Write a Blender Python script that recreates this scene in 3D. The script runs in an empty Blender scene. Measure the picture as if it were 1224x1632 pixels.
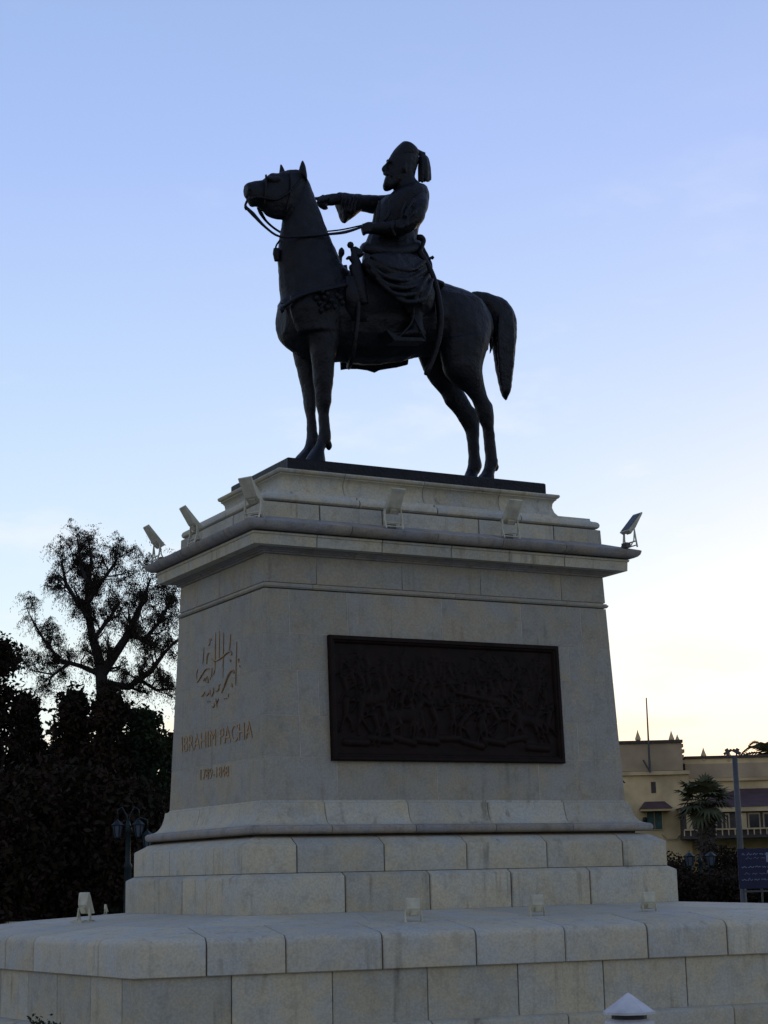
import bpy, bmesh, math, random
import numpy as np
from mathutils import Vector, Matrix, noise as mnoise

# ------------------------------------------------------------------ camera, sky, sun
random.seed(7); rng = np.random.default_rng(7)
SC = bpy.context.scene; COL = SC.collection
CAM = np.array([-10.28413, -18.92665, 0.37937]); FPX = 2750.0
PITCH, ROLL, YAW = 0.2076587, -0.0222126, 0.4942923
_s, _c, _sp, _cp = math.sin(YAW), math.cos(YAW), math.sin(PITCH), math.cos(PITCH)
FW = np.array([_s*_cp, _c*_cp, _sp]); RT = np.array([_c, -_s, 0.0]); UP = np.cross(RT, FW)
_cr, _sr = math.cos(ROLL), math.sin(ROLL)
cam_d = bpy.data.cameras.new('camera'); cam = bpy.data.objects.new('camera', cam_d); COL.objects.link(cam)
cam_d.sensor_fit = 'VERTICAL'; cam_d.sensor_height = 36.0; cam_d.lens = 36.0*FPX/1632.0
cam_d.clip_end = 5000.0; cam_d.clip_start = 0.1
_x = _cr*RT + _sr*UP; _y = -_sr*RT + _cr*UP; _z = -FW
cam.matrix_world = Matrix(((_x[0], _y[0], _z[0], CAM[0]), (_x[1], _y[1], _z[1], CAM[1]), (_x[2], _y[2], _z[2], CAM[2]), (0, 0, 0, 1)))
SC.camera = cam
SC.view_settings.view_transform = 'Standard'; SC.view_settings.look = 'None'
SC.view_settings.exposure = 0.0; SC.view_settings.gamma = 1.0; SC.view_settings.use_curve_mapping = False
SUN_EL = math.radians(2.0); SUN_AZ = YAW + math.radians(24)        # measured from +Y towards +X
world = bpy.data.worlds.new('World'); SC.world = world; world.use_nodes = True
def build_world():
    nt = world.node_tree; N = nt.nodes; L = nt.links; N.clear()
    out = N.new('ShaderNodeOutputWorld'); add = N.new('ShaderNodeAddShader')
    sky = N.new('ShaderNodeTexSky'); sky.sky_type = 'NISHITA'; sky.sun_disc = False
    sky.sun_elevation = SUN_EL; sky.sun_rotation = SUN_AZ
    b1 = N.new('ShaderNodeBackground'); b1.inputs[1].default_value = 0.05
    L.new(sky.outputs[0], b1.inputs[0])
    tc = N.new('ShaderNodeTexCoord'); sep = N.new('ShaderNodeSeparateXYZ'); L.new(tc.outputs['Generated'], sep.inputs[0])
    rp = N.new('ShaderNodeValToRGB'); L.new(sep.outputs[2], rp.inputs[0]); r = rp.color_ramp
    stops = [(0.0, (.76, .78, .76)), (.05, (.77, .84, .84)), (.11, (.73, .87, .93)), (.19, (.60, .76, .93)),
             (.29, (.465, .625, .92)), (.40, (.36, .50, .895)), (.50, (.295, .43, .76)), (.7, (.215, .31, .62)), (1.0, (.15, .21, .42))]
    while len(r.elements) > 1: r.elements.remove(r.elements[-1])
    r.elements[0].position = 0; r.elements[0].color = stops[0][1] + (1,)
    for p_, c_ in stops[1:]:
        e = r.elements.new(p_); e.color = c_ + (1,)
    # warm glow round the set sun
    dot = N.new('ShaderNodeVectorMath'); dot.operation = 'DOT_PRODUCT'; L.new(tc.outputs['Generated'], dot.inputs[0])
    dot.inputs[1].default_value = (math.sin(SUN_AZ), math.cos(SUN_AZ), 0.0)
    mr = N.new('ShaderNodeMapRange'); mr.inputs[1].default_value = .80; mr.inputs[2].default_value = 1.0; mr.interpolation_type = 'SMOOTHSTEP'
    L.new(dot.outputs['Value'], mr.inputs[0])
    me = N.new('ShaderNodeMapRange'); me.inputs[1].default_value = .015; me.inputs[2].default_value = .10; me.inputs[3].default_value = 1; me.inputs[4].default_value = 0
    me.interpolation_type = 'SMOOTHSTEP'; L.new(sep.outputs[2], me.inputs[0])
    mu = N.new('ShaderNodeMath'); mu.operation = 'MULTIPLY'; L.new(mr.outputs[0], mu.inputs[0]); L.new(me.outputs[0], mu.inputs[1])
    mx = N.new('ShaderNodeMix'); mx.data_type = 'RGBA'; L.new(mu.outputs[0], mx.inputs[0]); L.new(rp.outputs[0], mx.inputs[6])
    mx.inputs[7].default_value = (.93, .87, .73, 1)
    # dusky band opposite the sunset
    ma = N.new('ShaderNodeMapRange'); ma.inputs[1].default_value = .1; ma.inputs[2].default_value = -.9; ma.interpolation_type = 'SMOOTHSTEP'; L.new(dot.outputs['Value'], ma.inputs[0])
    mb_ = N.new('ShaderNodeMapRange'); mb_.inputs[1].default_value = .0; mb_.inputs[2].default_value = .6; mb_.inputs[3].default_value = .85; mb_.inputs[4].default_value = 0; L.new(sep.outputs[2], mb_.inputs[0])
    mc = N.new('ShaderNodeMath'); mc.operation = 'MULTIPLY'; L.new(ma.outputs[0], mc.inputs[0]); L.new(mb_.outputs[0], mc.inputs[1])
    mv = N.new('ShaderNodeMix'); mv.data_type = 'RGBA'; L.new(mc.outputs[0], mv.inputs[0]); L.new(mx.outputs[2], mv.inputs[6]); mv.inputs[7].default_value = (.50, .47, .50, 1); mx = mv
    # thin low clouds
    mp = N.new('ShaderNodeMapping'); mp.inputs['Scale'].default_value = (1, 1, 2.8); L.new(tc.outputs['Generated'], mp.inputs[0])
    nz = N.new('ShaderNodeTexNoise'); nz.inputs['Scale'].default_value = 8.0; nz.inputs['Detail'].default_value = 6; nz.inputs['Roughness'].default_value = .55
    L.new(mp.outputs[0], nz.inputs[0])
    cr = N.new('ShaderNodeMapRange'); cr.inputs[1].default_value = .55; cr.inputs[2].default_value = .72; cr.interpolation_type = 'SMOOTHSTEP'; L.new(nz.outputs[0], cr.inputs[0])
    ce = N.new('ShaderNodeMapRange'); ce.inputs[1].default_value = .10; ce.inputs[2].default_value = .42; ce.inputs[3].default_value = .5; ce.inputs[4].default_value = .03; L.new(sep.outputs[2], ce.inputs[0])
    cm = N.new('ShaderNodeMath'); cm.operation = 'MULTIPLY'; L.new(cr.outputs[0], cm.inputs[0]); L.new(ce.outputs[0], cm.inputs[1])
    cc = N.new('ShaderNodeValToRGB'); L.new(sep.outputs[2], cc.inputs[0]); q = cc.color_ramp
    q.elements[0].position = .05; q.elements[0].color = (1.0, .88, .68, 1); q.elements[1].position = .24; q.elements[1].color = (.86, .88, .98, 1)
    m2 = N.new('ShaderNodeMix'); m2.data_type = 'RGBA'; L.new(cm.outputs[0], m2.inputs[0]); L.new(mx.outputs[2], m2.inputs[6]); L.new(cc.outputs[0], m2.inputs[7])
    mpl = N.new('ShaderNodeMapping'); mpl.inputs['Scale'].default_value = (1, 1, 5.0); mpl.inputs['Location'].default_value = (3.1, 1.7, .4); L.new(tc.outputs['Generated'], mpl.inputs[0])
    nl = N.new('ShaderNodeTexNoise'); nl.inputs['Scale'].default_value = 6.0; nl.inputs['Detail'].default_value = 7; nl.inputs['Roughness'].default_value = .6; L.new(mpl.outputs[0], nl.inputs[0])
    cl = N.new('ShaderNodeMapRange'); cl.inputs[1].default_value = .46; cl.inputs[2].default_value = .62; cl.interpolation_type = 'SMOOTHSTEP'; L.new(nl.outputs[0], cl.inputs[0])
    el = N.new('ShaderNodeMapRange'); el.inputs[1].default_value = .08; el.inputs[2].default_value = .15; el.inputs[3].default_value = .6; el.inputs[4].default_value = 0; el.interpolation_type = 'SMOOTHSTEP'; L.new(sep.outputs[2], el.inputs[0])
    ml = N.new('ShaderNodeMath'); ml.operation = 'MULTIPLY'; L.new(cl.outputs[0], ml.inputs[0]); L.new(el.outputs[0], ml.inputs[1])
    m3 = N.new('ShaderNodeMix'); m3.data_type = 'RGBA'; L.new(ml.outputs[0], m3.inputs[0]); L.new(m2.outputs[2], m3.inputs[6]); m3.inputs[7].default_value = (.92, .83, .68, 1); m2 = m3
    b2 = N.new('ShaderNodeBackground'); b2.inputs[1].default_value = 1.0; L.new(m2.outputs[2], b2.inputs[0])
    L.new(b1.outputs[0], add.inputs[0]); L.new(b2.outputs[0], add.inputs[1]); L.new(add.outputs[0], out.inputs[0])
build_world()
sun_d = bpy.data.lights.new('sun', 'SUN'); sun = bpy.data.objects.new('sun', sun_d); COL.objects.link(sun)
sun_d.energy = 0.12; sun_d.angle = math.radians(12); sun_d.color = (1, .83, .62)
_sd = Vector((math.sin(SUN_AZ)*math.cos(SUN_EL), math.cos(SUN_AZ)*math.cos(SUN_EL), math.sin(SUN_EL)))
sun.rotation_euler = _sd.to_track_quat('Z', 'Y').to_euler(); sun.location = (30, 50, 30)

# ------------------------------------------------------------------ helpers
def ray(u, v):
    u -= 612.0; v -= 816.0
    return ((_cr*u + _sr*v)*RT + (_sr*u - _cr*v)*UP)/FPX + FW
def on_y(u, v, y):                       # the point of the plane Y = y seen at a pixel of the photograph
    d = ray(u, v); return CAM + d*((y - CAM[1])/d[1])
def on_x(u, v, x):
    d = ray(u, v); return CAM + d*((x - CAM[0])/d[0])
def on_z(u, v, z):
    d = ray(u, v); return CAM + d*((z - CAM[2])/d[2])
def far(u, v, dist):                     # the point dist metres away (along the ground) seen at a pixel
    d = ray(u, v); return CAM + d*(dist/math.hypot(d[0], d[1]))

def link(name, me, mat, parent=None, off=None):
    o = bpy.data.objects.new(name, me); COL.objects.link(o)
    if mat is not None and not me.materials: me.materials.append(mat)
    if parent is not None: o.parent = parent
    if off is not None: o.location = off
    return o
def mesh(name, vs, fs, smooth=False):
    me = bpy.data.meshes.new(name); me.from_pydata([tuple(map(float, v)) for v in vs], [], fs)
    bm = bmesh.new(); bm.from_mesh(me); bmesh.ops.recalc_face_normals(bm, faces=bm.faces); bm.to_mesh(me); bm.free()
    if smooth: me.polygons.foreach_set('use_smooth', [True]*len(me.polygons))
    return me
def empty(name, label, cat, loc=(0, 0, 0), group=None, rotz=0):
    o = bpy.data.objects.new(name, None); COL.objects.link(o); o.location = tuple(map(float, loc)); o.rotation_euler = (0, 0, rotz)
    o.empty_display_size = .2; o['label'] = label; o['category'] = cat
    if group: o['group'] = group
    return o
class MB:                                # collects shapes for one mesh object
    def __init__(s): s.v = []; s.f = []
    def add(s, vs, fs):
        b = len(s.v); s.v += [tuple(map(float, v)) for v in vs]; s.f += [tuple(i + b for i in f) for f in fs]
    def box(s, lo, hi, M=None):
        x0, y0, z0 = lo; x1, y1, z1 = hi
        vs = [(x0, y0, z0), (x1, y0, z0), (x1, y1, z0), (x0, y1, z0), (x0, y0, z1), (x1, y0, z1), (x1, y1, z1), (x0, y1, z1)]
        if M is not None: vs = [tuple(M @ Vector(v)) for v in vs]
        s.add(vs, [(0, 3, 2, 1), (4, 5, 6, 7), (0, 1, 5, 4), (1, 2, 6, 5), (2, 3, 7, 6), (3, 0, 4, 7)])
    def ring_loft(s, rings, cap=True):
        n = len(rings[0]); b = len(s.v); s.v += [tuple(map(float, p)) for r in rings for p in r]
        for i in range(len(rings)-1):
            for k in range(n):
                s.f.append((b+i*n+k, b+i*n+(k+1) % n, b+(i+1)*n+(k+1) % n, b+(i+1)*n+k))
        if cap:
            s.f.append(tuple(b+k for k in range(n))[::-1]); s.f.append(tuple(b+(len(rings)-1)*n+k for k in range(n)))
    def tube(s, pts, rad, n=8, flat=None):
        pts = [np.array(p, float) for p in pts]; rings = []
        if not hasattr(rad, '__len__'): rad = [rad]*len(pts)
        ref = None
        for i, p in enumerate(pts):
            t = pts[min(i+1, len(pts)-1)] - pts[max(i-1, 0)]; t /= (np.linalg.norm(t) + 1e-9)
            if ref is None:
                a = np.array([0, 1, 0]) if abs(t[1]) < .9 else np.array([1, 0, 0])
            else: a = ref
            b1 = np.cross(t, a); b1 /= (np.linalg.norm(b1)+1e-9); b2 = np.cross(b1, t); ref = b2
            fl = flat if flat else 1.0
            rings.append([p + rad[i]*(math.cos(2*math.pi*k/n)*b1 + fl*math.sin(2*math.pi*k/n)*b2) for k in range(n)])
        s.ring_loft(rings)
    def lathe(s, prof, c=(0, 0, 0), n=12):
        rings = [[(c[0]+r*math.cos(2*math.pi*k/n), c[1]+r*math.sin(2*math.pi*k/n), c[2]+z) for k in range(n)] for r, z in prof]
        s.ring_loft(rings)
    def build(s, name, mat, parent=None, smooth=False, off=None):
        return link(name, mesh(name, s.v, s.f, smooth), mat, parent, off)

# ------------------------------------------------------------------ materials
def mat_new(name):
    m = bpy.data.materials.new(name); m.use_nodes = True; nt = m.node_tree
    return m, nt, nt.nodes, nt.links, nt.nodes['Principled BSDF']
def plain(name, col, rough=.6, metal=0.0, var=.25, scale=6.0, bump=.0, spec=.5, em=None):
    m, nt, N, L, B = mat_new(name)
    g = N.new('ShaderNodeNewGeometry'); nz = N.new('ShaderNodeTexNoise'); nz.inputs['Scale'].default_value = scale; nz.inputs['Detail'].default_value = 5
    L.new(g.outputs['Position'], nz.inputs[0])
    mr = N.new('ShaderNodeMapRange'); mr.inputs[1].default_value = .3; mr.inputs[2].default_value = .7; mr.inputs[3].default_value = 1-var; mr.inputs[4].default_value = 1+var
    L.new(nz.outputs[0], mr.inputs[0])
    sc = N.new('ShaderNodeVectorMath'); sc.operation = 'SCALE'; sc.inputs[0].default_value = col; L.new(mr.outputs[0], sc.inputs['Scale'])
    L.new(sc.outputs[0], B.inputs['Base Color']); B.inputs['Roughness'].default_value = rough; B.inputs['Metallic'].default_value = metal
    B.inputs['Specular IOR Level'].default_value = spec
    if bump:
        bp = N.new('ShaderNodeBump'); bp.inputs['Strength'].default_value = bump; bp.inputs['Distance'].default_value = .02
        n2 = N.new('ShaderNodeTexNoise'); n2.inputs['Scale'].default_value = scale*4; n2.inputs['Detail'].default_value = 6; L.new(g.outputs['Position'], n2.inputs[0])
        L.new(n2.outputs[0], bp.inputs['Height']); L.new(bp.outputs[0], B.inputs['Normal'])
    return m
def stone_mat(name, col, dirt, dirt_amt=.5, streak=.5, rust=.25, objvar=.12):
    m, nt, N, L, B = mat_new(name)
    g = N.new('ShaderNodeNewGeometry'); oi = N.new('ShaderNodeObjectInfo')
    of = N.new('ShaderNodeVectorMath'); of.operation = 'SCALE'; of.inputs[0].default_value = (37, 51, 23); L.new(oi.outputs['Random'], of.inputs['Scale'])
    po = N.new('ShaderNodeVectorMath'); po.operation = 'ADD'; L.new(g.outputs['Position'], po.inputs[0]); L.new(of.outputs[0], po.inputs[1])
    def noise(scale, detail=6, vec=None, rough=.6):
        n = N.new('ShaderNodeTexNoise'); n.inputs['Scale'].default_value = scale; n.inputs['Detail'].default_value = detail; n.inputs['Roughness'].default_value = rough
        L.new(vec if vec else g.outputs['Position'], n.inputs[0]); return n.outputs[0]
    def mrange(x, a, b, c, d):
        r = N.new('ShaderNodeMapRange'); r.inputs[1].default_value = a; r.inputs[2].default_value = b; r.inputs[3].default_value = c; r.inputs[4].default_value = d
        r.interpolation_type = 'SMOOTHSTEP'; L.new(x, r.inputs[0]); return r.outputs[0]
    def mul(a, b):
        r = N.new('ShaderNodeMath'); r.operation = 'MULTIPLY'; L.new(a, r.inputs[0]); L.new(b, r.inputs[1]); return r.outputs[0]
    def mixc(f, a, b):
        r = N.new('ShaderNodeMix'); r.data_type = 'RGBA'; L.new(f, r.inputs[0])
        if isinstance(a, tuple): r.inputs[6].default_value = a + (1,)
        else: L.new(a, r.inputs[6])
        if isinstance(b, tuple): r.inputs[7].default_value = b + (1,)
        else: L.new(b, r.inputs[7])
        return r.outputs[2]
    cool = tuple(np.array(col)*np.array((.93, .97, 1.08))); warm = tuple(np.array(col)*np.array((1.07, 1.0, .90)))
    c = mixc(mrange(noise(2.3, 4, po.outputs[0]), .35, .65, 0, 1), cool, warm)
    c = mixc(mrange(noise(5.0, 8, po.outputs[0], .7), .45, .75, 0, dirt_amt), c, dirt)
    mp = N.new('ShaderNodeMapping'); mp.inputs['Scale'].default_value = (9, 9, .55); L.new(g.outputs['Position'], mp.inputs[0])
    stv = mul(mrange(noise(1.0, 5, mp.outputs[0]), .52, .72, 0, 1), mrange(noise(1.6, 3), .4, .65, 0, streak))
    c = mixc(stv, c, dirt)
    mp2 = N.new('ShaderNodeMapping'); mp2.inputs['Scale'].default_value = (5, 5, .8); L.new(po.outputs[0], mp2.inputs[0])
    c = mixc(mul(mrange(noise(1.0, 4, mp2.outputs[0]), .60, .74, 0, 1), mrange(noise(1.1, 2), .5, .62, 0, rust)), c, (.19, .12, .075))
    hs = N.new('ShaderNodeVectorMath'); hs.operation = 'SCALE'; L.new(c, hs.inputs[0]); L.new(mrange(oi.outputs['Random'], 0, 1, 1-objvar, 1+objvar), hs.inputs['Scale'])
    h2 = N.new('ShaderNodeVectorMath'); h2.operation = 'SCALE'; L.new(hs.outputs[0], h2.inputs[0]); L.new(mrange(noise(42, 4), .3, .7, .87, 1.1), h2.inputs['Scale'])
    L.new(h2.outputs[0], B.inputs['Base Color']); B.inputs['Roughness'].default_value = .82; B.inputs['Specular IOR Level'].default_value = .3
    bp = N.new('ShaderNodeBump'); bp.inputs['Strength'].default_value = .35; bp.inputs['Distance'].default_value = .012
    L.new(noise(26, 8, None, .7), bp.inputs['Height']); L.new(bp.outputs[0], B.inputs['Normal'])
    return m
M = {}
M['stone'] = stone_mat('pale_stone', (.385, .354, .258), (.17, .15, .105), .38, .9, .6, .10)
M['die'] = stone_mat('die_stone', (.29, .264, .197), (.165, .145, .10), .5, .7, .4, .05)
M['weathered'] = stone_mat('weathered_stone', (.25, .228, .188), (.10, .088, .072), .6, .8, .35, .10)
M['coping'] = stone_mat('coping_marble', (.435, .402, .300), (.22, .20, .145), .38, .7, .5, .07)
M['mortar'] = plain('mortar', (.085, .06, .04), .95, 0, .35, 9)
M['pale_mortar'] = plain('pale_mortar', (.37, .34, .28), .95, 0, .2, 9)
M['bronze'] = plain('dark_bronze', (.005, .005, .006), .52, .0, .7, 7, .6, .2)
M['relief'] = plain('brown_bronze', (.011, .0055, .0034), .6, .0, .4, 7, .2, .10)
M['flood'] = plain('cream_paint', (.40, .37, .26), .55, 0, .25, 8)
M['white_metal'] = plain('white_paint', (.47, .45, .43), .55, 0, .3, 6)
M['flood_dark'] = plain('rusty_steel', (.10, .085, .07), .7, .2, .4, 12)
M['gold'] = plain('worn_gold_letters', (.25, .14, .05), .55, .2, .35, 14)
M['louver'] = plain('louver_dark', (.03, .03, .032), .7)
M['glass'] = plain('lamp_glass', (.045, .055, .07), .6, 0, .1)
M['dark_glass'] = plain('dark_glass', (.02, .022, .024), .12, 0, .2)
M['iron'] = plain('green_cast_iron', (.007, .015, .015), .5, 0, .3, 6, 0, .2)
M['blue'] = plain('blue_sign_paint', (.008, .010, .034), .5, 0, .12, 6, 0, .25)
M['white_print'] = plain('white_sign_print', (.16, .18, .24), .5, 0, .1)
M['post'] = plain('grey_post', (.05, .049, .045), .6, 0, .2)
M['plaster'] = plain('ochre_plaster', (.50, .37, .185), .9, 0, .35, .6, .3)
M['plaster2'] = plain('brown_plaster', (.34, .25, .145), .9, 0, .25, .6, .2)
M['trim'] = plain('trim_plaster', (.46, .34, .18), .9, 0, .2, 1)
M['tile'] = plain('red_roof_tile', (.055, .024, .024), .8, 0, .3, 2)
M['shutter'] = plain('green_shutter', (.03, .07, .055), .7, 0, .3, 3)
M['wood'] = plain('dark_timber', (.045, .034, .026), .8, 0, .3, 3)
M['bark'] = plain('bark', (.016, .012, .010), .95, 0, .4, 4)
M['palm_bark'] = plain('palm_bark', (.055, .04, .028), .95, 0, .4, 5)
def leaf_mat(name, c0, c1):
    m, nt, N, L, B = mat_new(name)
    g = N.new('ShaderNodeNewGeometry'); nz = N.new('ShaderNodeTexNoise'); nz.inputs['Scale'].default_value = 1.1; nz.inputs['Detail'].default_value = 3; L.new(g.outputs['Position'], nz.inputs[0])
    r = N.new('ShaderNodeMapRange'); r.inputs[1].default_value = .35; r.inputs[2].default_value = .65; L.new(nz.outputs[0], r.inputs[0])
    mx = N.new('ShaderNodeMix'); mx.data_type = 'RGBA'; L.new(r.outputs[0], mx.inputs[0]); mx.inputs[6].default_value = c0+(1,); mx.inputs[7].default_value = c1+(1,)
    L.new(mx.outputs[2], B.inputs['Base Color']); B.inputs['Roughness'].default_value = .85; B.inputs['Specular IOR Level'].default_value = .08
    return m
M['leaf_a'] = leaf_mat('thin_leaves', (.022, .017, .013), (.034, .026, .016))
M['leaf_b'] = leaf_mat('dense_leaves', (.014, .013, .007), (.028, .016, .010))
M['leaf_c'] = leaf_mat('green_leaves', (.011, .018, .009), (.02, .026, .011))
M['palm_leaf'] = leaf_mat('palm_leaves', (.055, .06, .03), (.08, .078, .04))
M['grass'] = plain('lawn', (.03, .05, .018), .95, 0, .35, 1.2, .4)
M['paving'] = plain('plaza_paving', (.20, .19, .175), .9, 0, .2, 1.0, .3)
M['asphalt'] = plain('asphalt', (.05, .05, .052), .9, 0, .2, 1.5, .3)

# ------------------------------------------------------------------ ground
GZ = -1.275
def sheet(name, x0, y0, x1, y1, z, mat):
    o = link(name, mesh(name, [(x0, y0, z), (x1, y0, z), (x1, y1, z), (x0, y1, z)], [(0, 1, 2, 3)]), mat); o['kind'] = 'structure'; return o
sheet('ground', -1500, -1500, 1500, 1500, GZ-.008, M['asphalt'])
sheet('plaza_pavement', -26, -34, 26, 16, GZ-.004, M['paving'])
sheet('lawn', -45, 20, 75, 90, GZ-.004, M['grass'])

# ------------------------------------------------------------------ moulded stone courses
def loop_info(poly):
    n = len(poly); P = [np.array(p, float) for p in poly]; nm = []; ln = []; dr = []
    for i in range(n):
        d = P[(i+1) % n]-P[i]; l = np.linalg.norm(d); d = d/l; dr.append(d); ln.append(l); nm.append(np.array([d[1], -d[0]]))
    mit = []
    for i in range(n):
        a, b = nm[i-1], nm[i]; mit.append((a+b)/(1+a@b))
    return P, nm, ln, dr, mit
def course(name, poly, prof, joints, mat, parent, gap0=.004, ch0=.006, depth=.22, origin=(0, 0, 0), jit=.0012):
    """One ring of stones: prof is the outer outline [(offset, z)] from bottom to top; joints[i] lists distances along side i."""
    P, nm, ln, dr, mit = loop_info(poly); n = len(P)
    J = [(i, t) for i in range(n) for t in sorted(joints[i])]
    omin = min(o for o, z in prof)
    base = prof + [(omin-depth, prof[-1][1]), (omin-depth, prof[0][1])]
    out = []
    for k in range(len(J)):
        (i0, t0), (i1, t1) = J[k], J[(k+1) % len(J)]; jo = float(rng.normal())*jit; gap = gap0*float(rng.uniform(.7, 1.5)); ch = ch0*float(rng.uniform(.7, 1.5))
        st = [(i0, t0+gap, ch), (i0, t0+gap+ch, 0.0)]
        i = i0
        while not (i == i1 and not (k == len(J)-1 and i == i0 and len(st) == 2 and t1 <= t0)):
            i = (i+1) % n; st.append((i, None, 0.0))
            if i == i1: break
        st += [(i1, t1-gap-ch, 0.0), (i1, t1-gap, ch)]
        rings = []
        for (i, t, sh) in st:
            if t is None: b, m_ = P[i], mit[i]
            else: b, m_ = P[i]+dr[i]*t, nm[i]
            rings.append([(b[0]+m_[0]*(o+jo-(sh if q < len(prof) else 0))-origin[0], b[1]+m_[1]*(o+jo-(sh if q < len(prof) else 0))-origin[1], z-origin[2]) for q, (o, z) in enumerate(base)])
        mb = MB(); mb.ring_loft(rings); o_ = mb.build(name, mat, parent, True); o_.data.set_sharp_from_angle(angle=math.radians(32)); out.append(o_)
    return out
A, Bp = 2.85, 1.8044
RECT = [(-A, -Bp), (A, -Bp), (A, Bp), (-A, Bp)]
def jn(front, left):                     # joints seen on the long front side (x) and on the short left side (y), mirrored to the hidden sides
    return [[x+A for x in front], [y+Bp for y in left], [A-x for x in front][::-1], [Bp-y for y in left]]
ped = empty('pedestal', 'tall stepped stone pedestal carrying the bronze rider', 'pedestal')
course('plinth_stone', RECT, [(0, 0), (0, .37), (-.006, .384), (-.03, .398), (-.079, .425)], jn([-1.632, -.572, .495, 1.586], [-.079]), M['stone'], ped, .006, .009)
course('plinth_stone', RECT, [(-.079, .431), (-.079, .71), (-.086, .724), (-.184, .782), (-.2, .796), (-.30, .822)], jn([-2.171, -1.104, -.037, 1.05, 2.131], [-.819, .521]), M['stone'], ped, .006, .009)
course('base_moulding', RECT, [(-.31, .846), (-.235, .846), (-.205, .851), (-.186, .867), (-.178, .89), (-.181, .915), (-.2, .936), (-.236, .9434)], jn([-1.69, -.63, .432, 1.505], [-.9, .3]), M['weathered'], ped, .003, .004)
course('base_moulding', RECT, [(-.238, .9437), (-.272, .953), (-.302, .976), (-.325, 1.01), (-.343, 1.05), (-.357, 1.098), (-.366, 1.145), (-.372, 1.19), (-.395, 1.194), (-.41, 1.205), (-.414, 1.219)], jn([-1.69, -.63, .432, 1.505], [-.9, .3]), M['stone'], ped, .003, .004)
def die_o(z): return -.414 - (z-1.22)/(3.60-1.22)*.086
zs = [1.222, 1.70, 2.16, 2.67, 3.094, 3.60]
fj = [[-1.5, -.2, 1.2], [-1.95, -.75, .55, 1.8], [-1.957, -1.7, .3, 1.62], [-2.04, -.9, .45, 1.75], [-2.04, -1.3, -.038, 1.078, 1.958]]
lj = [[.1], [-.62, .7], [.35], [-.7, .62], [-.1]]
for k in range(5):
    a, b = zs[k]+.003, zs[k+1]-.003
    course('ashlar_block', RECT, [(die_o(a), a), (die_o(b), b)], jn(fj[k], lj[k]), M['die'], ped, .004, .0008, jit=.0006)
course('string_moulding', RECT, [(-.52, 3.607), (-.488, 3.61), (-.474, 3.627), (-.474, 3.643), (-.487, 3.648), (-.49, 3.66), (-.52, 3.662)], jn([-1.75, .15, 1.75], [-.2]), M['die'], ped, .002, .003)
course('frieze_block', RECT, [(-.506, 3.674), (-.503, 3.678), (-.514, 3.995)], jn([-1.686, -.563, .524, 1.695], [.714, .015]), M['die'], ped, .004, .001)
course('bed_moulding', RECT, [(-.512, 3.998), (-.495, 4.006), (-.492, 4.022), (-.47, 4.026), (-.466, 4.04), (-.43, 4.044), (-.41, 4.058)], jn([-1.2, .9], [.2]), M['weathered'], ped, .003, .004)
course('corona_block', RECT, [(-.42, 4.061), (-.31, 4.067), (-.305, 4.063), (-.289, 4.063), (-.284, 4.172), (-.27, 4.18), (-.268, 4.196), (-.262, 4.202), (-.34, 4.205)], jn([-1.78, -.935, -.003, .809, 1.614], [-.535, .45]), M['stone'], ped, .003, .005)
course('cornice_moulding', RECT, [(-.34, 4.222), (-.25, 4.221), (-.222, 4.223), (-.19, 4.237), (-.165, 4.262), (-.154, 4.296), (-.153, 4.31), (-.165, 4.318), (-.5, 4.43)], jn([-1.384, -.244, .655, 1.566], [-.95, .35]), M['weathered'], ped, .003, .005)
course('attic_block', RECT, [(-.511, 4.433), (-.516, 4.606), (-.52, 4.611)], jn([-1.629, -.801, .536, 1.624], [-.4, .6]), M['stone'], ped, .007, .006)
course('roll_moulding', RECT, [(-.61, 4.626), (-.565, 4.626), (-.54, 4.633), (-.522, 4.652), (-.518, 4.68), (-.53, 4.708), (-.555, 4.724), (-.578, 4.728), (-.598, 4.738), (-.603, 4.75), (-.605, 4.771)], jn([-1.093, -.037, 1.161], [-.15]), M['coping'], ped, .006, .006)
course('cavetto_moulding', RECT, [(-.70, 4.774), (-.83, 4.79), (-.88, 4.825), (-.925, 4.89), (-.944, 4.955), (-.938, 5.005), (-.918, 5.036), (-.9, 5.048)], jn([-1.103, -.006, 1.092], [.1]), M['stone'], ped, .003, .005)
course('top_moulding', RECT, [(-.9, 5.05), (-.898, 5.064), (-.884, 5.068), (-.871, 5.082), (-.866, 5.1), (-.872, 5.114), (-.886, 5.118)], jn([-1.103, -.006, 1.092], [.1]), M['stone'], ped, .003, .005)
def cbox(o, z0, z1, mat): mb = MB(); mb.box((-A-o, -Bp-o, z0), (A+o, Bp+o, z1)); mb.build('mortar_core', M[mat], ped)
for o, z0, z1 in [(-.03, .0, .38), (-.11, .38, .70), (-.34, .70, .93), (-.45, .93, 1.21), (-.54, 4.0, 4.43), (-.545, 4.43, 4.62), (-.64, 4.62, 4.77), (-.97, 4.77, 5.11)]: cbox(o, z0, z1, 'mortar')
for k in range(5):                                       # tight pale joints: a battered core just behind the block faces
    mb = MB(); mb.ring_loft([[(-A-o, -Bp-o, z), (A+o, -Bp-o, z), (A+o, Bp+o, z), (-A-o, Bp+o, z)] for o, z in [(die_o(zs[k]-.002)-.0022, zs[k]-.002), (die_o(zs[k+1]-.0025)-.0022, zs[k+1]-.0025)]]); mb.build('mortar_core', M['pale_mortar'], ped)
cbox(-.5185, 3.66, 4.0, 'pale_mortar'); cbox(-.54, 3.595, 3.66, 'mortar')
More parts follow.
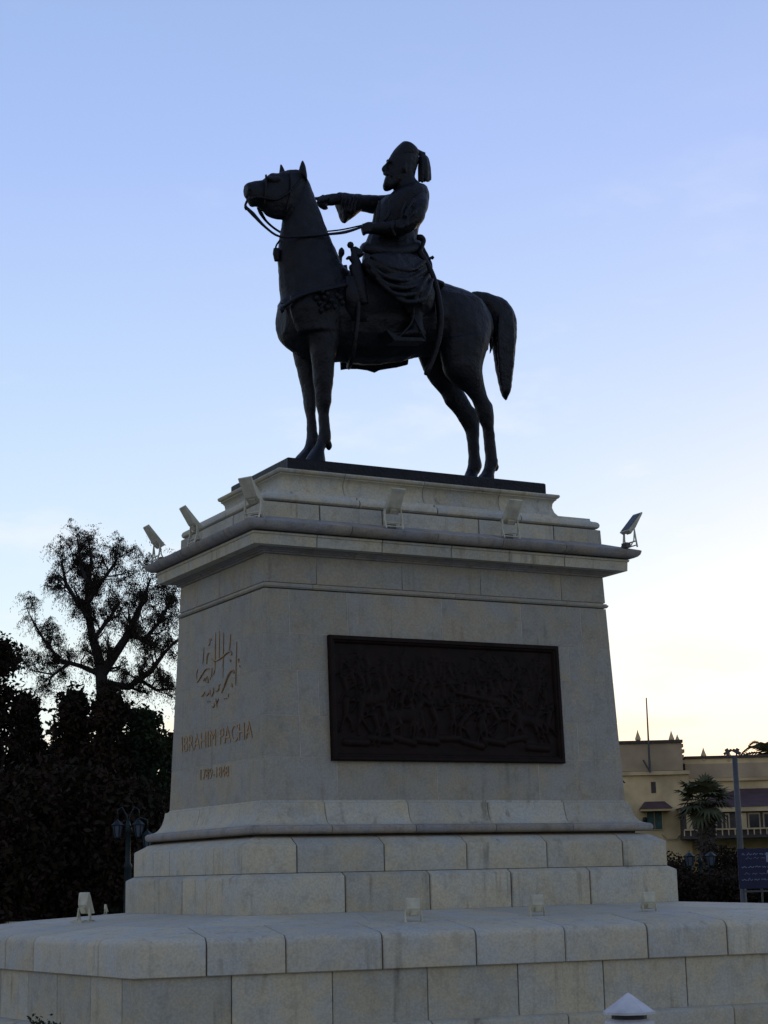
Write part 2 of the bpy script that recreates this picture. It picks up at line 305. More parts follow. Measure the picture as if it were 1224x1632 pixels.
# ---- lettering on the left (short) face
def left_pt(u, v, lift=.006):
    x = -(A-.45)
    for _ in range(4):
        p = on_x(u, v, x); x = -(A+die_o(p[2]))-lift
    return on_x(u, v, x)
def text_mesh(txt, u0, v0, u1, v1, vtop, name, mat, parent):
    p0, p1, pt = left_pt(u0, v0), left_pt(u1, v1), left_pt(u0, vtop)
    cu = bpy.data.curves.new(name, 'FONT'); cu.body = txt; cu.size = 1.0; cu.extrude = .012; cu.resolution_u = 3; cu.offset = -.009
    o = bpy.data.objects.new(name, cu); COL.objects.link(o); bpy.context.view_layer.update()
    me = bpy.data.meshes.new_from_object(o.evaluated_get(bpy.context.evaluated_depsgraph_get())); bpy.data.objects.remove(o)
    co = np.empty(len(me.vertices)*3); me.vertices.foreach_get('co', co); co = co.reshape(-1, 3)
    lo, hi = co.min(0), co.max(0); ex = (p1-p0)/(hi[0]-lo[0]); ey = (pt-p0)/(hi[1]-lo[1])
    nrm = np.cross(p1-p0, pt-p0); nrm /= np.linalg.norm(nrm)
    w = p0 + (co[:, :1]-lo[0])*ex + (co[:, 1:2]-lo[1])*ey + co[:, 2:3]*nrm*.28
    me.vertices.foreach_set('co', w.ravel()); me.update(); me.materials.clear()
    bm = bmesh.new(); bm.from_mesh(me); bm.verts.ensure_lookup_table(); seen = set()
    for v0 in bm.verts:
        if v0.index in seen: continue
        st = [v0]; seen.add(v0.index); isl = []
        while st:
            v = st.pop(); isl.append(v)
            for e in v.link_edges:
                w_ = e.other_vert(v)
                if w_.index not in seen: seen.add(w_.index); st.append(w_)
        ix = {v.index: i for i, v in enumerate(isl)}; fs = {f for v in isl for f in v.link_faces}
        link(name, mesh(name, [v.co for v in isl], [tuple(ix[v.index] for v in f.verts) for f in fs]), mat, parent)
    bm.free(); bpy.data.meshes.remove(me)
text_mesh('IBRAHIM PACHA', 289.5, 1199.5, 402, 1175.5, 1174.5, 'letter', M['gold'], ped)
text_mesh('1789-1848', 319.3, 1243, 364.5, 1237, 1226.5, 'numeral', M['gold'], ped)
def z7(x, y): return (270+x/6.275, 990+y/6.275)
strokes = [([(460, 115), (457, 300), (455, 480)], 1.0), ([(500, 100), (498, 230), (496, 390)], 1.0), ([(541, 112), (538, 330), (533, 570)], 1.0),
 ([(610, 130), (605, 230), (597, 300)], 1.5), ([(672, 205), (666, 430), (660, 640)], 1.2), ([(345, 255), (340, 330), (332, 430)], .9), ([(425, 470), (420, 560)], 1.6),
 ([(372, 430), (376, 370), (388, 322), (397, 322)], 1.7), ([(415, 378), (440, 394), (480, 388), (535, 352), (575, 315), (605, 302), (622, 322), (618, 340)], 2.2),
 ([(275, 612), (300, 580), (330, 528), (362, 482), (385, 472), (398, 482)], 2.0), ([(270, 580), (272, 520), (285, 480)], .9),
 ([(520, 718), (545, 660), (572, 585), (602, 520), (628, 493), (645, 505), (643, 525)], 2.2),
 ([(318, 750), (335, 738), (352, 708)], 2.0), ([(352, 735), (372, 742), (395, 715), (402, 690), (405, 735), (425, 742), (440, 700), (438, 665)], 1.5),
 ([(455, 690), (472, 700), (492, 680), (495, 640), (508, 630)], 1.5), ([(425, 850), (432, 862), (448, 848), (446, 820)], 1.2), ([(462, 775), (468, 810), (474, 862)], 1.4),
 ([(470, 830), (490, 775)], 1.2), ([(388, 245), (402, 225), (404, 190)], 1.4), ([(396, 180), (412, 176), (420, 190)], 1.6), ([(600, 390), (615, 395)], 2.2), ([(620, 625), (628, 655)], 1.8),
 ([(340, 600), (352, 570)], 1.2), ([(358, 605), (374, 555), (388, 610), (362, 604)], 1.5), ([(405, 590), (408, 560)], 1.2), ([(590, 725), (588, 765)], 1.1), ([(378, 798), (384, 806)], 1.3),
 ([(400, 798), (406, 806)], 1.3), ([(545, 772), (552, 778)], 1.3), ([(566, 768), (573, 776)], 1.3), ([(685, 372), (690, 410), (697, 375)], 1.0), ([(700, 440), (704, 462)], 1.2), ([(455, 480), (440, 540)], 1.0)]
mb = MB()
for pts, wd in strokes:
    q = [left_pt(*z7(*p_)) for p_ in pts]
    fine = []
    for i in range(len(q)-1):
        a, b, c, d = q[max(i-1, 0)], q[i], q[i+1], q[min(i+2, len(q)-1)]
        for t in np.linspace(0, 1, 5, endpoint=False): fine.append(.5*(2*b+(c-a)*t+(2*a-5*b+4*c-d)*t*t+(3*b-3*c+d-a)*t**3))
    fine.append(q[-1]); n_ = len(fine)
    mb.tube(fine, [max(.0025, .0052*wd*(.55+.6*math.sin(math.pi*(i+.7)/(n_+.4)))) for i in range(n_)], 6)
mb.build('arabic_calligraphy', M['gold'], ped)

# ------------------------------------------------------------------ bronze relief plaque
def relief():
    xc, hw, zb, zt = -.008, 1.568, 1.656, 3.086; zc = (zb+zt)/2
    yf = lambda z: -(Bp+die_o(z))
    root = empty('relief_plaque', 'dark brown bronze plaque with a crowded battle scene in relief', 'relief plaque', (xc, yf(zc), zc))
    tilt = math.atan(.086/2.38); R = Matrix.Rotation(-tilt, 4, 'X')      # local frame leans with the face; local -y is outwards
    root.rotation_euler = (-tilt, 0, 0)
    hh = (zt-zb)/2
    fr = MB(); w = .085; pr = [(0, 0), (0, -.055), (.012, -.068), (.045, -.068), (.055, -.05), (.07, -.045), (w, -.02), (w, 0)]
    for poly in [[(-hw, -hh), (hw, -hh), (hw, hh), (-hw, hh)]]:
        rings = []
        for (sx, sz) in [(-1, -1), (1, -1), (1, 1), (-1, 1), (-1, -1)]:
            rings.append([(sx*(hw-a), b, sz*(hh-a)) for a, b in pr])
        fr.ring_loft(rings, False)
    fr.build('frame', M['relief'], root)
    nx, nz = 300, 136; X = np.linspace(-hw+w-.01, hw-w+.01, nx); Zz = np.linspace(-hh+w-.01, hh-w+.01, nz); gx, gz = np.meshgrid(X, Zz)
    H = np.zeros_like(gx); r = np.random.default_rng(11)
    def cap(x0, z0, x1, z1, rad, h, rad1=None):
        nonlocal H
        rad1 = rad if rad1 is None else rad1
        dx, dz = x1-x0, z1-z0; t = np.clip(((gx-x0)*dx+(gz-z0)*dz)/(dx*dx+dz*dz+1e-9), 0, 1)
        d = np.hypot(gx-x0-t*dx, gz-z0-t*dz); rr = rad+(rad1-rad)*t
        H = np.maximum(H, h*np.sqrt(np.clip(1-(d/rr)**2, 0, 1)))
    def man(x, z, s, lean, h):
        hip = np.array([x, z]); sh = hip+s*.34*np.array([math.sin(lean), math.cos(lean)]); hd = sh+s*.14*np.array([math.sin(lean*1.2), math.cos(lean*1.2)])
        cap(*hip, *sh, s*.085, h, s*.11); cap(*hd, *(hd+.01), s*.062, h*1.05); cap(*hd, *(hd+s*np.array([0, .07])), s*.05, h)
        for sg in (-1, 1):
            a = lean+sg*r.uniform(.2, .7); kn = hip+s*.24*np.array([math.sin(a), -math.cos(a)]); a2 = a-sg*r.uniform(0, .6); ft = kn+s*.24*np.array([math.sin(a2), -math.cos(a2)])
            cap(*hip, *kn, s*.06, h*.9, s*.045); cap(*kn, *ft, s*.042, h*.85, s*.03)
            b = r.uniform(-1.8, 1.8); el = sh+s*.17*np.array([math.sin(b), math.cos(b)*.8]); b2 = b+r.uniform(-1, 1); ha = el+s*.17*np.array([math.sin(b2), math.cos(b2)])
            cap(*sh, *el, s*.042, h, s*.035); cap(*el, *ha, s*.034, h, s*.025)
        if r.random() < .5:
            g = r.uniform(-1.2, 1.2); cap(*(ha-s*.2*np.array([math.sin(g), math.cos(g)])), *(ha+s*.4*np.array([math.sin(g), math.cos(g)])), s*.014, h*1.05)
    def horse(x, z, s, sg, h):
        cap(x-s*.3*sg, z, x+s*.28*sg, z+s*.06, s*.16, h, s*.17); cap(x+s*.3*sg, z+s*.1, x+s*.5*sg, z+s*.38, s*.12, h, s*.08); cap(x+s*.5*sg, z+s*.4, x+s*.68*sg, z+s*.27, s*.075, h, s*.045)
        for q in (-.34, -.24, .22, .34):
            k = x+s*q*sg+r.uniform(-.08, .12)*s*sg; cap(x+s*q*sg, z-s*.05, k, z-s*.3, s*.06, h*.9, s*.04); cap(k, z-s*.3, k-s*.06*sg, z-s*.52, s*.036, h*.85, s*.03)
        cap(x-s*.42*sg, z+s*.05, x-s*.6*sg, z-s*.3, s*.05, h*.8, s*.03)
    H += .006*np.sin(gz*23+np.sin(gx*7)*1.2)*(gz < -.25)
    for x in np.linspace(-1.38, 1.38, 34): man(x+r.uniform(-.04, .04), r.uniform(.24, .42), .28, r.uniform(-.4, .4), .018)
    for x in np.linspace(-1.36, 1.36, 24): man(x+r.uniform(-.05, .05), r.uniform(.02, .16), .36, r.uniform(-.6, .6), .032)
    horse(-1.02, -.02, .45, 1, .04); horse(-.62, -.2, .52, 1, .05); man(-.65, -.04, .40, .35, .05); horse(.62, .0, .42, -1, .036); man(.6, .12, .38, -.2, .04); horse(1.1, -.22, .45, -1, .045)
    for x in np.linspace(-1.32, 1.34, 17): man(x+r.uniform(-.06, .06), r.uniform(-.36, -.14), .44, r.uniform(-.7, .7), .052)
    for x in np.linspace(-1.25, 1.2, 9): cap(x-.14, -.5+r.uniform(-.04, .08), x+.14, -.47+r.uniform(-.07, .09), .045, .045)
    for q in range(5): cap(-.15, .02-.02*q, .45, .03-.014*q, .007, .035)
    t_ = np.linspace(0, 2*math.pi, 25)
    for i in range(24): cap(.72+.15*math.cos(t_[i]), -.05+.15*math.sin(t_[i]), .72+.15*math.cos(t_[i+1]), -.05+.15*math.sin(t_[i+1]), .018, .05)
    for i in range(8): cap(.72, -.05, .72+.14*math.cos(i*math.pi/4), -.05+.14*math.sin(i*math.pi/4), .01, .045)
    cap(.6, .02, .1, .1, .05, .055, .03)
    vs = np.stack([gx.ravel(), -.012-.75*H.ravel(), gz.ravel()], 1)
    fs = [(j*nx+i, j*nx+i+1, (j+1)*nx+i+1, (j+1)*nx+i) for j in range(nz-1) for i in range(nx-1)]
    link('relief_scene', mesh('relief_scene', vs, fs, True), M['relief'], root)
relief()

# ------------------------------------------------------------------ platform
NP = [(-4.63, -3.36), (2.0, -4.40), (5.3, -3.6), (4.9, 3.36), (-4.63, 3.36), (-5.02, 0.0)]
plat = empty('stone_platform', 'low broad stone platform with thick rounded coping under the pedestal', 'platform')
PL, PNM, PLN, PDR, PMIT = loop_info(NP)
S0 = -.155
left2 = PLN[5]-np.array([.73, 2.25, 2.98])
PJ = [[.70, 1.47, 2.44, 3.42, 4.38, 5.31, 6.23], [1.0, 2.1, 3.0], [1, 2.2, 3.4, 4.6, 5.8], [.8, 2, 3.2, 4.4, 5.6, 6.8, 8, 9], [1.0, 2.3], sorted([max(.15, t) for t in left2])]
cop = [(-.05, S0-.35), (-.01, S0-.35), (0, S0-.342), (0, S0-.075), (-.008, S0-.045), (-.03, S0-.016), (-.07, S0+.002), (-.8, S0+.078)]
for o in course('coping_stone', NP, cop, PJ, M['coping'], plat, .005, .008, .06): pass
left3 = PLN[5]-np.array([.30, .98, 1.75, 2.47, 3.2])
WJ = [[.95, 1.94, 2.91, 3.87, 4.81, 5.75], [.1, 1.2, 2.4], [1, 2.2, 3.4, 4.6, 5.8], [.8, 2, 3.2, 4.4, 5.6, 6.8, 8, 9], [1.0, 2.3], sorted(left3)]
course('wall_stone', NP, [(-.045, -1.0), (-.045, S0-.352)], WJ, M['stone'], plat, .004, .006)
course('footing_stone', NP, [(.10, GZ), (.10, -1.045), (.09, -1.02), (.06, -1.004), (-.04, -.999)], [[1.5, 2.9, 4.34, 6.2], [1.5], [2, 4.5], [2, 4, 6, 8], [1.8], [1.6]], M['stone'], plat, .005, .008)
mb = MB()                                                # dark core behind the joints
def ploop(o, z): return [(PL[i][0]+PMIT[i][0]*o, PL[i][1]+PMIT[i][1]*o, z) for i in range(6)]
mb.ring_loft([ploop(-.08, GZ), ploop(-.08, S0-.05), ploop(-.8, S0+.04)]); mb.build('mortar_core', M['mortar'], plat)
# paving between the coping and the pedestal, falling outwards; the hips run from the pedestal corners to the platform corners
inner = [(-A, -Bp), (A*.42, -Bp), (A, -Bp), (A, Bp), (-A, Bp), (-A, 0.0)]
for i in range(6):
    j = (i+1) % 6; a0 = np.array(ploop(-.806, S0+.0785)[i]); a1 = np.array(ploop(-.806, S0+.0785)[j])
    b0 = np.array(inner[i]+(-.001,)); b1 = np.array(inner[j]+(-.001,)); n_ = max(2, int(PLN[i]/1.1))
    for k in range(n_):
        t0, t1 = k/n_+.003/PLN[i]*1, (k+1)/n_-.003/PLN[i]
        q = [a0+(a1-a0)*t0, a0+(a1-a0)*t1, b0+(b1-b0)*t1, b0+(b1-b0)*t0]
        bq = [p_-np.array([0, 0, .06]) for p_ in q]
        mb = MB(); mb.add(q+bq, [(0, 1, 2, 3), (7, 6, 5, 4), (0, 4, 5, 1), (1, 5, 6, 2), (2, 6, 7, 3), (3, 7, 4, 0)]); mb.build('paving_slab', M['coping'], plat)

# ------------------------------------------------------------------ equestrian statue
BZ = 5.272; SB = np.array([0, 0, BZ])
statue = empty('equestrian_statue', 'dark bronze statue of a bearded man on a standing horse pointing ahead', 'statue', SB)
def dense(a, b, w, y, k=1.0): return None
T28, TE = .29, .17
def sec(p, q, w, y=0.0, n=18, sq=2.0):
    """cross-section ring from two outline pixels (front/top and back/bottom) on the plane Y=y, half width w"""
    a, b = on_y(p[0], p[1], y), on_y(q[0], q[1], y); c = (a+b)/2; h = (a-b)/2; hl = np.linalg.norm(h); d = h/(hl+1e-9)
    k = T28*d[0]**2+TE*d[2]**2; ht = math.sqrt(max(hl*hl-k*w*w, (.45*hl)**2)); r = []
    for i in range(n):
        t = 2*math.pi*i/n; ct, st_ = math.cos(t), math.sin(t)
        r.append(c + d*ht*math.copysign(abs(ct)**(2/sq), ct) + np.array([0, 1, 0])*w*math.copysign(abs(st_)**(2/sq), st_) - SB)
    return r
def loft(mb, secs, sub=3, sq=2.0):
    """secs: (p, q, w[, y]); Catmull-Rom resampled so the skin is smooth"""
    S_ = [np.array([s[0][0], s[0][1], s[1][0], s[1][1], s[2], s[3] if len(s) > 3 else 0.0], float) for s in secs]
    fine = []
    for i in range(len(S_)-1):
        a, b, c, d = S_[max(i-1, 0)], S_[i], S_[i+1], S_[min(i+2, len(S_)-1)]
        for t in np.linspace(0, 1, sub, endpoint=False): fine.append(.5*(2*b+(c-a)*t+(2*a-5*b+4*c-d)*t*t+(3*b-3*c+d-a)*t**3))
    fine.append(S_[-1])
    mb.ring_loft([sec(f[0:2], f[2:4], max(f[4], .008), f[5], sq=sq) for f in fine])
def tpx(mb, pts, rad, n=8, flat=None, sub=4):
    """tube through pixels (u, v, y)"""
    q = [on_y(u, v, y)-SB for u, v, y in pts]; fine = []; rr = []
    R_ = rad if hasattr(rad, '__len__') else [rad]*len(q)
    for i in range(len(q)-1):
        a, b, c, d = q[max(i-1, 0)], q[i], q[i+1], q[min(i+2, len(q)-1)]
        for t in np.linspace(0, 1, sub, endpoint=False):
            fine.append(.5*(2*b+(c-a)*t+(2*a-5*b+4*c-d)*t*t+(3*b-3*c+d-a)*t**3)); rr.append(R_[i]+(R_[i+1]-R_[i])*t)
    fine.append(q[-1]); rr.append(R_[-1]); mb.tube(fine, rr, n, flat)
def fuse(name, mb, voxel, mat, parent, smooth=4, fac=.5, rough=0.0, rs=5.0, grow=0.0):
    """join the overlapping lofts into one continuous skin"""
    me = mesh(name, mb.v, mb.f); o = bpy.data.objects.new(name, me); COL.objects.link(o)
    r = o.modifiers.new('r', 'REMESH'); r.mode = 'VOXEL'; r.voxel_size = voxel
    s_ = o.modifiers.new('s', 'SMOOTH'); s_.iterations = smooth; s_.factor = fac
    bpy.context.view_layer.update()
    m2 = bpy.data.meshes.new_from_object(o.evaluated_get(bpy.context.evaluated_depsgraph_get())); bpy.data.objects.remove(o); bpy.data.meshes.remove(me)
    m2.name = name
    if rough or grow:
        co = np.empty(len(m2.vertices)*3, np.float32); no = np.empty(len(m2.vertices)*3, np.float32)
        m2.vertices.foreach_get('co', co); m2.vertex_normals.foreach_get('vector', no); co = co.reshape(-1, 3); no = no.reshape(-1, 3)
        h = np.array([mnoise.fractal(Vector(p)*rs, .9, 2.0, 3) for p in co.tolist()], np.float32)
        m2.vertices.foreach_set('co', (co+no*(rough*h+grow)[:, None]).ravel()); m2.update()
    m2.polygons.foreach_set('use_smooth', [True]*len(m2.polygons)); m2.materials.clear()
    return link(name, m2, mat, parent)
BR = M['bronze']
# bronze base
mb = MB(); a_, b_, t_ = 1.828, .85, .155
mb.ring_loft([[(-x, -y, z), (x, -y, z), (x, y, z), (-x, y, z)] for x, y, z in [(a_, b_, -t_), (a_, b_, -.015), (a_-.012, b_-.012, 0)]]); mb.build('base_plate', BR, statue)
# horse
hb = MB()
loft(hb, [((447, 478), (449, 535), .16), ((457, 462), (458, 552), .28), ((475, 445), (480, 568), .38), ((505, 432), (512, 578), .43), ((545, 430), (548, 580), .44), ((600, 444), (600, 584), .46), ((650, 446), (642, 579), .46),
          ((692, 448), (678, 570), .44), ((722, 456), (712, 572), .42), ((746, 467), (740, 570), .38), ((764, 483), (760, 562), .30), ((776, 503), (774, 550), .19), ((782, 520), (780, 540), .07)])
loft(hb, [((560, 436), (446, 520), .38), ((552, 430), (447, 485), .36), ((543, 418), (445, 452), .29), ((530, 388), (442, 415), .24), ((517, 357), (444, 385), .20), ((505.5, 327), (449, 362), .18), ((497, 303), (452, 350), .165), ((489, 286), (458, 340), .14)])
loft(hb, [((487, 280), (474, 330), .10), ((475, 271.5), (455, 348), .15), ((458, 271), (440, 350), .16), ((442, 276), (427, 345), .15), ((430, 276), (418, 335), .125), ((418, 286.5), (410, 330), .11), ((405, 288), (401, 329), .11), ((395, 290.5), (395.5, 318), .10), ((390.2, 293.5), (392, 314), .075)])
loft(hb, [((489, 290), (476.5, 276), .05, -.10), ((488, 274), (477, 270), .045, -.10), ((486.5, 263), (479.5, 261), .03, -.10), ((481.3, 254), (481, 254.8), .01, -.10)], 2)
loft(hb, [((457, 282), (442, 284), .05, .10), ((454, 273), (444.4, 276), .045, .10), ((451, 267), (446, 269), .03, .10), ((448.5, 261), (447.3, 261.5), .016, .10)], 2)
tpx(hb, [(424, 284, -.11), (434, 287, -.12), (446, 286, -.13)], .035); tpx(hb, [(400, 300, -.08), (397, 303, -.08)], .03)   # brow and nostril
def foreleg(y, pts): loft(hb, [(p, q, w, yy) for (p, q, w, yy) in pts])
foreleg(0, [((488, 515), (545, 530), .16, -.30), ((494, 557), (535, 572), .155, -.29), ((499, 597), (531, 605), .135, -.27), ((501.5, 626), (528.7, 630), .12, -.25), ((503, 643), (528.3, 644), .125, -.24), ((506.5, 660), (525.4, 659), .09, -.23), ((508, 684), (525.8, 684), .085, -.22),
            ((505.5, 700), (527.7, 701), .10, -.21), ((500, 712), (521, 711), .085, -.21), ((492, 721), (517, 720), .12, -.21), ((484, 732), (518, 732), .155, -.21), ((478, 742), (519, 744), .16, -.21), ((476, 752), (518, 754), .145, -.21)])
tpx(hb, [(520, 704, -.21), (524, 711, -.21), (524, 718, -.21)], [.055, .045, .015])
foreleg(0, [((462, 530), (505, 540), .17, .30), ((467, 562), (503, 575), .155, .29), ((475, 597), (504, 604), .135, .27), ((481.8, 625), (504, 629), .12, .25), ((484, 648), (504.8, 647), .12, .24), ((487.4, 666), (503.8, 664), .09, .23), ((488.7, 687), (505.8, 687), .085, .22),
            ((487.5, 701), (508, 702), .10, .21), ((484.5, 713), (502, 712), .085, .21), ((476.5, 721), (499, 721), .12, .21), ((470, 728), (499, 731), .15, .21), ((466, 740), (497, 743), .14, .21), ((463, 746), (498, 749), .14, .21)])
loft(hb, [((700, 545), (781, 535), .24, -.30), ((706, 588), (769.5, 583), .21, -.30), ((722, 611), (768.5, 597), .16, -.29), ((743, 625), (771.5, 616), .11, -.28), ((754.5, 642), (777.5, 634), .105, -.26), ((759.5, 656), (785, 647), .105, -.25), ((764.5, 672), (785.8, 664), .10, -.24), ((769.3, 685), (787, 685), .085, -.23), ((772, 704), (788.5, 704), .08, -.22),
          ((773.5, 727), (791, 727), .085, -.22), ((772.8, 740), (794, 737), .10, -.22), ((769, 751), (788, 751), .09, -.22), ((761.5, 760), (786, 759), .14, -.22), ((755, 775), (787.5, 774), .16, -.22), ((754, 784), (787, 786), .145, -.22)])
tpx(hb, [(786, 738, -.22), (790, 745, -.22), (789.5, 751, -.22)], [.055, .045, .015])
loft(hb, [((664, 560), (745, 545), .22, .30), ((681, 601), (748, 585), .19, .30), ((702, 626), (734, 613), .12, .29), ((711.5, 644), (742, 630), .105, .27), ((724.5, 657), (752.5, 648), .10, .26), ((734, 672), (763, 660), .105, .25), ((743, 688), (763, 678), .095, .24), ((745.3, 706), (763.6, 704), .08, .22),
          ((746.4, 728), (764.8, 728), .085, .22), ((745.5, 743), (767.3, 743), .10, .22), ((742, 752), (763, 754), .09, .22), ((737, 760), (760, 762), .14, .22), ((731, 772), (761, 774), .16, .22), ((730, 780), (760.5, 783), .145, .22)])
loft(hb, [((684, 462), (768, 478), .10, -.32), ((690, 490), (779, 505), .19, -.29), ((698, 525), (782, 530), .23, -.28), ((704, 565), (777, 560), .22, -.29)])
loft(hb, [((684, 462), (768, 478), .10, .32), ((690, 490), (779, 505), .19, .29), ((690, 525), (775, 530), .22, .28)])
loft(hb, [((462, 470), (540, 455), .10, -.36), ((462, 495), (545, 490), .16, -.34), ((474, 530), (545, 530), .16, -.32)])
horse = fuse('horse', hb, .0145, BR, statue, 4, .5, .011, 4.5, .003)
mb = MB()
loft(mb, [((752, 464), (750, 492), .09), ((764, 464.5), (758, 492), .11), ((779, 467.3), (766, 498), .13), ((800, 475.6), (775, 510), .15), ((814, 489.5), (782, 524), .16), ((821, 507), (784, 540), .16), ((822.3, 531), (785, 552), .155), ((820.8, 560), (787.5, 567), .145), ((818, 593), (791, 594), .125),
          ((815.5, 616), (795.5, 613), .10), ((812, 630), (800.5, 629), .07), ((807.5, 639), (805.5, 638), .025)])
for k in range(9):                                       # locks of hair
    t = -1+k*.25; tpx(mb, [(806+8*t, 483+8*abs(t), -.13), (806+11*t, 530, -.15), (806+9*t, 585, -.12), (806+5*t, 625, -.06)], [.02, .03, .028, .012], 6)
tpx(mb, [(784, 540, -.05), (783, 552, -.05), (780.6, 565, -.05)], [.05, .03, .006])
fuse('tail', mb, .014, BR, horse, 2, .4, .008, 8.0)
# bridle, reins, breast strap
mb = MB()
tpx(mb, [(481, 286, -.145), (462, 305, -.172), (440, 318, -.15), (414, 314, -.125), (402, 315, -.115)], .016, 6); tpx(mb, [(424, 279, -.10), (424, 300, -.145), (421, 328, -.10)], .015, 6); tpx(mb, [(462, 274, -.13), (464, 300, -.175), (456, 340, -.12)], .014, 6)
mb.build('bridle', BR, horse, True)
mb = MB(); tpx(mb, [(398, 314, -.11), (394, 320, -.12), (391, 327, -.12), (391.3, 331, -.12)], .016, 6); tpx(mb, [(391, 327, -.12), (394, 331, -.12), (392, 334, -.12), (390, 330, -.12)], .012, 6); mb.build('bit', BR, horse, True)
mb = MB()
tpx(mb, [(392.5, 331, -.12), (403.5, 341.5, -.14), (423, 362, -.18), (446, 377, -.22), (480, 377, -.235), (520, 373.5, -.25), (550, 370, -.24), (579, 361, -.22)], [.022, .03, .018, .016, .016, .018, .022, .014], 6)
tpx(mb, [(411, 330, .10), (416, 340, .12), (424, 352, .15), (436, 363, .18), (449, 371.5, .20)], [.02, .03, .018, .016, .016], 6)
tpx(mb, [(518, 369, .16), (545, 366, .0), (577, 359, -.15)], .011, 6)
mb.build('reins', BR, statue, True)
mb = MB()
tpx(mb, [(446, 486, 0), (447, 489, -.20), (455, 487, -.36), (473, 474, -.46), (497, 465, -.505), (525, 460, -.51), (552, 454, -.50)], .024, 6, 1.6)
tpx(mb, [(446, 486, 0), (446, 488, .2), (452, 487, .3)], .024, 6)
for u, v, y in [(449, 493, -.28), (513, 464, -.44), (521, 468, -.45), (516, 474, -.45), (527, 478, -.46), (536, 470, -.46), (509, 482, -.44), (521, 489, -.46), (533, 488, -.47), (545, 482, -.47), (541, 474, -.47), (503, 474, -.43), (512, 494, -.44)]:
    p = on_y(u, v, y-.07)-SB; mb.tube([p+np.array([0, .02, .03]), p+np.array([0, -.02, -.01]), p+np.array([0, .0, -.05])], [.02, .035, .008], 6)
tpx(mb, [(446, 383, -.03), (441, 390, -.03), (439, 396, -.02)], .012, 6); tpx(mb, [(440, 396, -.02), (440.5, 404, -.02), (441, 416, -.02)], [.035, .05, .03], 8)
mb.build('breast_strap', BR, statue, True)
# saddle and cloth
mb = MB()
loft(mb, [((552, 428), (556, 470), .40), ((572, 424), (576, 470), .46), ((610, 428), (612, 480), .485), ((650, 433), (650, 490), .49), ((680, 444), (680, 490), .46), ((687, 452), (688, 480), .36)])
fuse('saddle', mb, .02, BR, statue, 3)
def cloth(edge_bot, top, side, th=.03, y0=.44):          # a hanging cloth panel between a top and a bottom line of pixels
    mb = MB(); n_ = len(edge_bot); rows = 8; P_ = []
    for i in range(n_):
        for r_ in range(rows+1):
            t = r_/rows; u = top[i][0]*(1-t)+edge_bot[i][0]*t; v = top[i][1]*(1-t)+edge_bot[i][1]*t
            yy = side*(y0+.06*math.sin(math.pi*min(t*1.1, 1))-.05*t*t+.012*math.sin(i*1.7)*t); P_.append((u, v, yy))
    for dy in (0, -side*th):
        pass
    vs = [on_y(u, v, y)-SB for u, v, y in P_]; vb = [on_y(u, v, y)-SB-np.array([0, side*th, 0]) for u, v, y in P_]
    R1 = rows+1; fs = []
    N_ = len(vs)
    for i in range(n_-1):
        for r_ in range(rows):
            q = (i*R1+r_, (i+1)*R1+r_, (i+1)*R1+r_+1, i*R1+r_+1); fs.append(q); fs.append(tuple(k+N_ for k in q[::-1]))
    ed = [i*R1+rows for i in range(n_)]
    for i in range(n_-1): fs.append((ed[i], ed[i+1], ed[i+1]+N_, ed[i]+N_))
    for r_ in range(rows):
        fs.append((r_, r_+1, r_+1+N_, r_+N_)); e = (n_-1)*R1; fs.append((e+r_, e+r_+1, e+r_+1+N_, e+r_+N_))
    mb.add(vs+vb, fs); return mb
cloth([(552, 500), (566, 511), (590, 513), (615, 513), (640, 514), (660, 520), (680, 520), (694, 512)], [(552, 440), (572, 440), (592, 440), (612, 442), (632, 444), (652, 446), (674, 449), (692, 452)], -1, .03, .47).build('saddle_cloth', BR, statue, True)
cloth([(542.7, 590), (552, 588.5), (570, 588.5), (585, 590.5), (596.7, 594.3), (604, 590.5), (618, 588), (632, 586), (648, 582)], [(535, 470), (548, 470), (562, 470), (576, 470), (590, 470), (604, 470), (620, 470), (640, 470), (660, 470)], 1, .04, .47).build('saddle_cloth', BR, statue, True)
mb = MB(); tpx(mb, [(571, 480, -.5), (570, 505, -.5), (566, 540, -.47), (561, 570, -.36), (556, 583, -.15), (556, 584, .15)], .03, 6, 1.5); mb.build('girth', BR, statue, True)
# pistols in their holsters
for i, (ball, mid, low, y, r0) in enumerate([((558.5, 390.5), (566, 412), (578, 470), -.36, .046), ((544.4, 400.5), (543, 415), (541, 450), .30, .044)]):
    mb = MB(); p = on_y(*ball, y)-SB
    if i == 0:
        mb.lathe([(.004, -r0), (r0*.7, -r0*.7), (r0, 0), (r0*.7, r0*.7), (.004, r0)], p, 12)
        tpx(mb, [(561, 394, y), (564, 402, y), (566, 414, y), (571, 430, y-.06)], [.03, .04, .06, .075], 8); tpx(mb, [(565, 393, y), (569, 400, y), (574, 408, y-.02)], [.012, .05, .06], 8); tpx(mb, [(552, 413, y), (558, 411, y), (566, 420, y)], [.012, .03, .04], 8)
    else:
        tpx(mb, [(544.6, 394.5, y), (544.3, 399, y), (544, 404, y), (542.6, 410, y), (541.5, 424, y), (541, 440, y)], [.008, .04, .045, .026, .028, .03], 8)
    g = mb.build('pistol', BR, statue, True)
    mb = MB(); yy = -.47 if y < 0 else .42
    tpx(mb, [(566 if i == 0 else 543, 424, yy*.85), (573 if i == 0 else 548, 450, yy), (577 if i == 0 else 552, 470, yy*1.06), (581 if i == 0 else 556, 485, yy*1.08)], [.085, .08, .065, .05], 10); mb.build('holster', BR, statue, True)
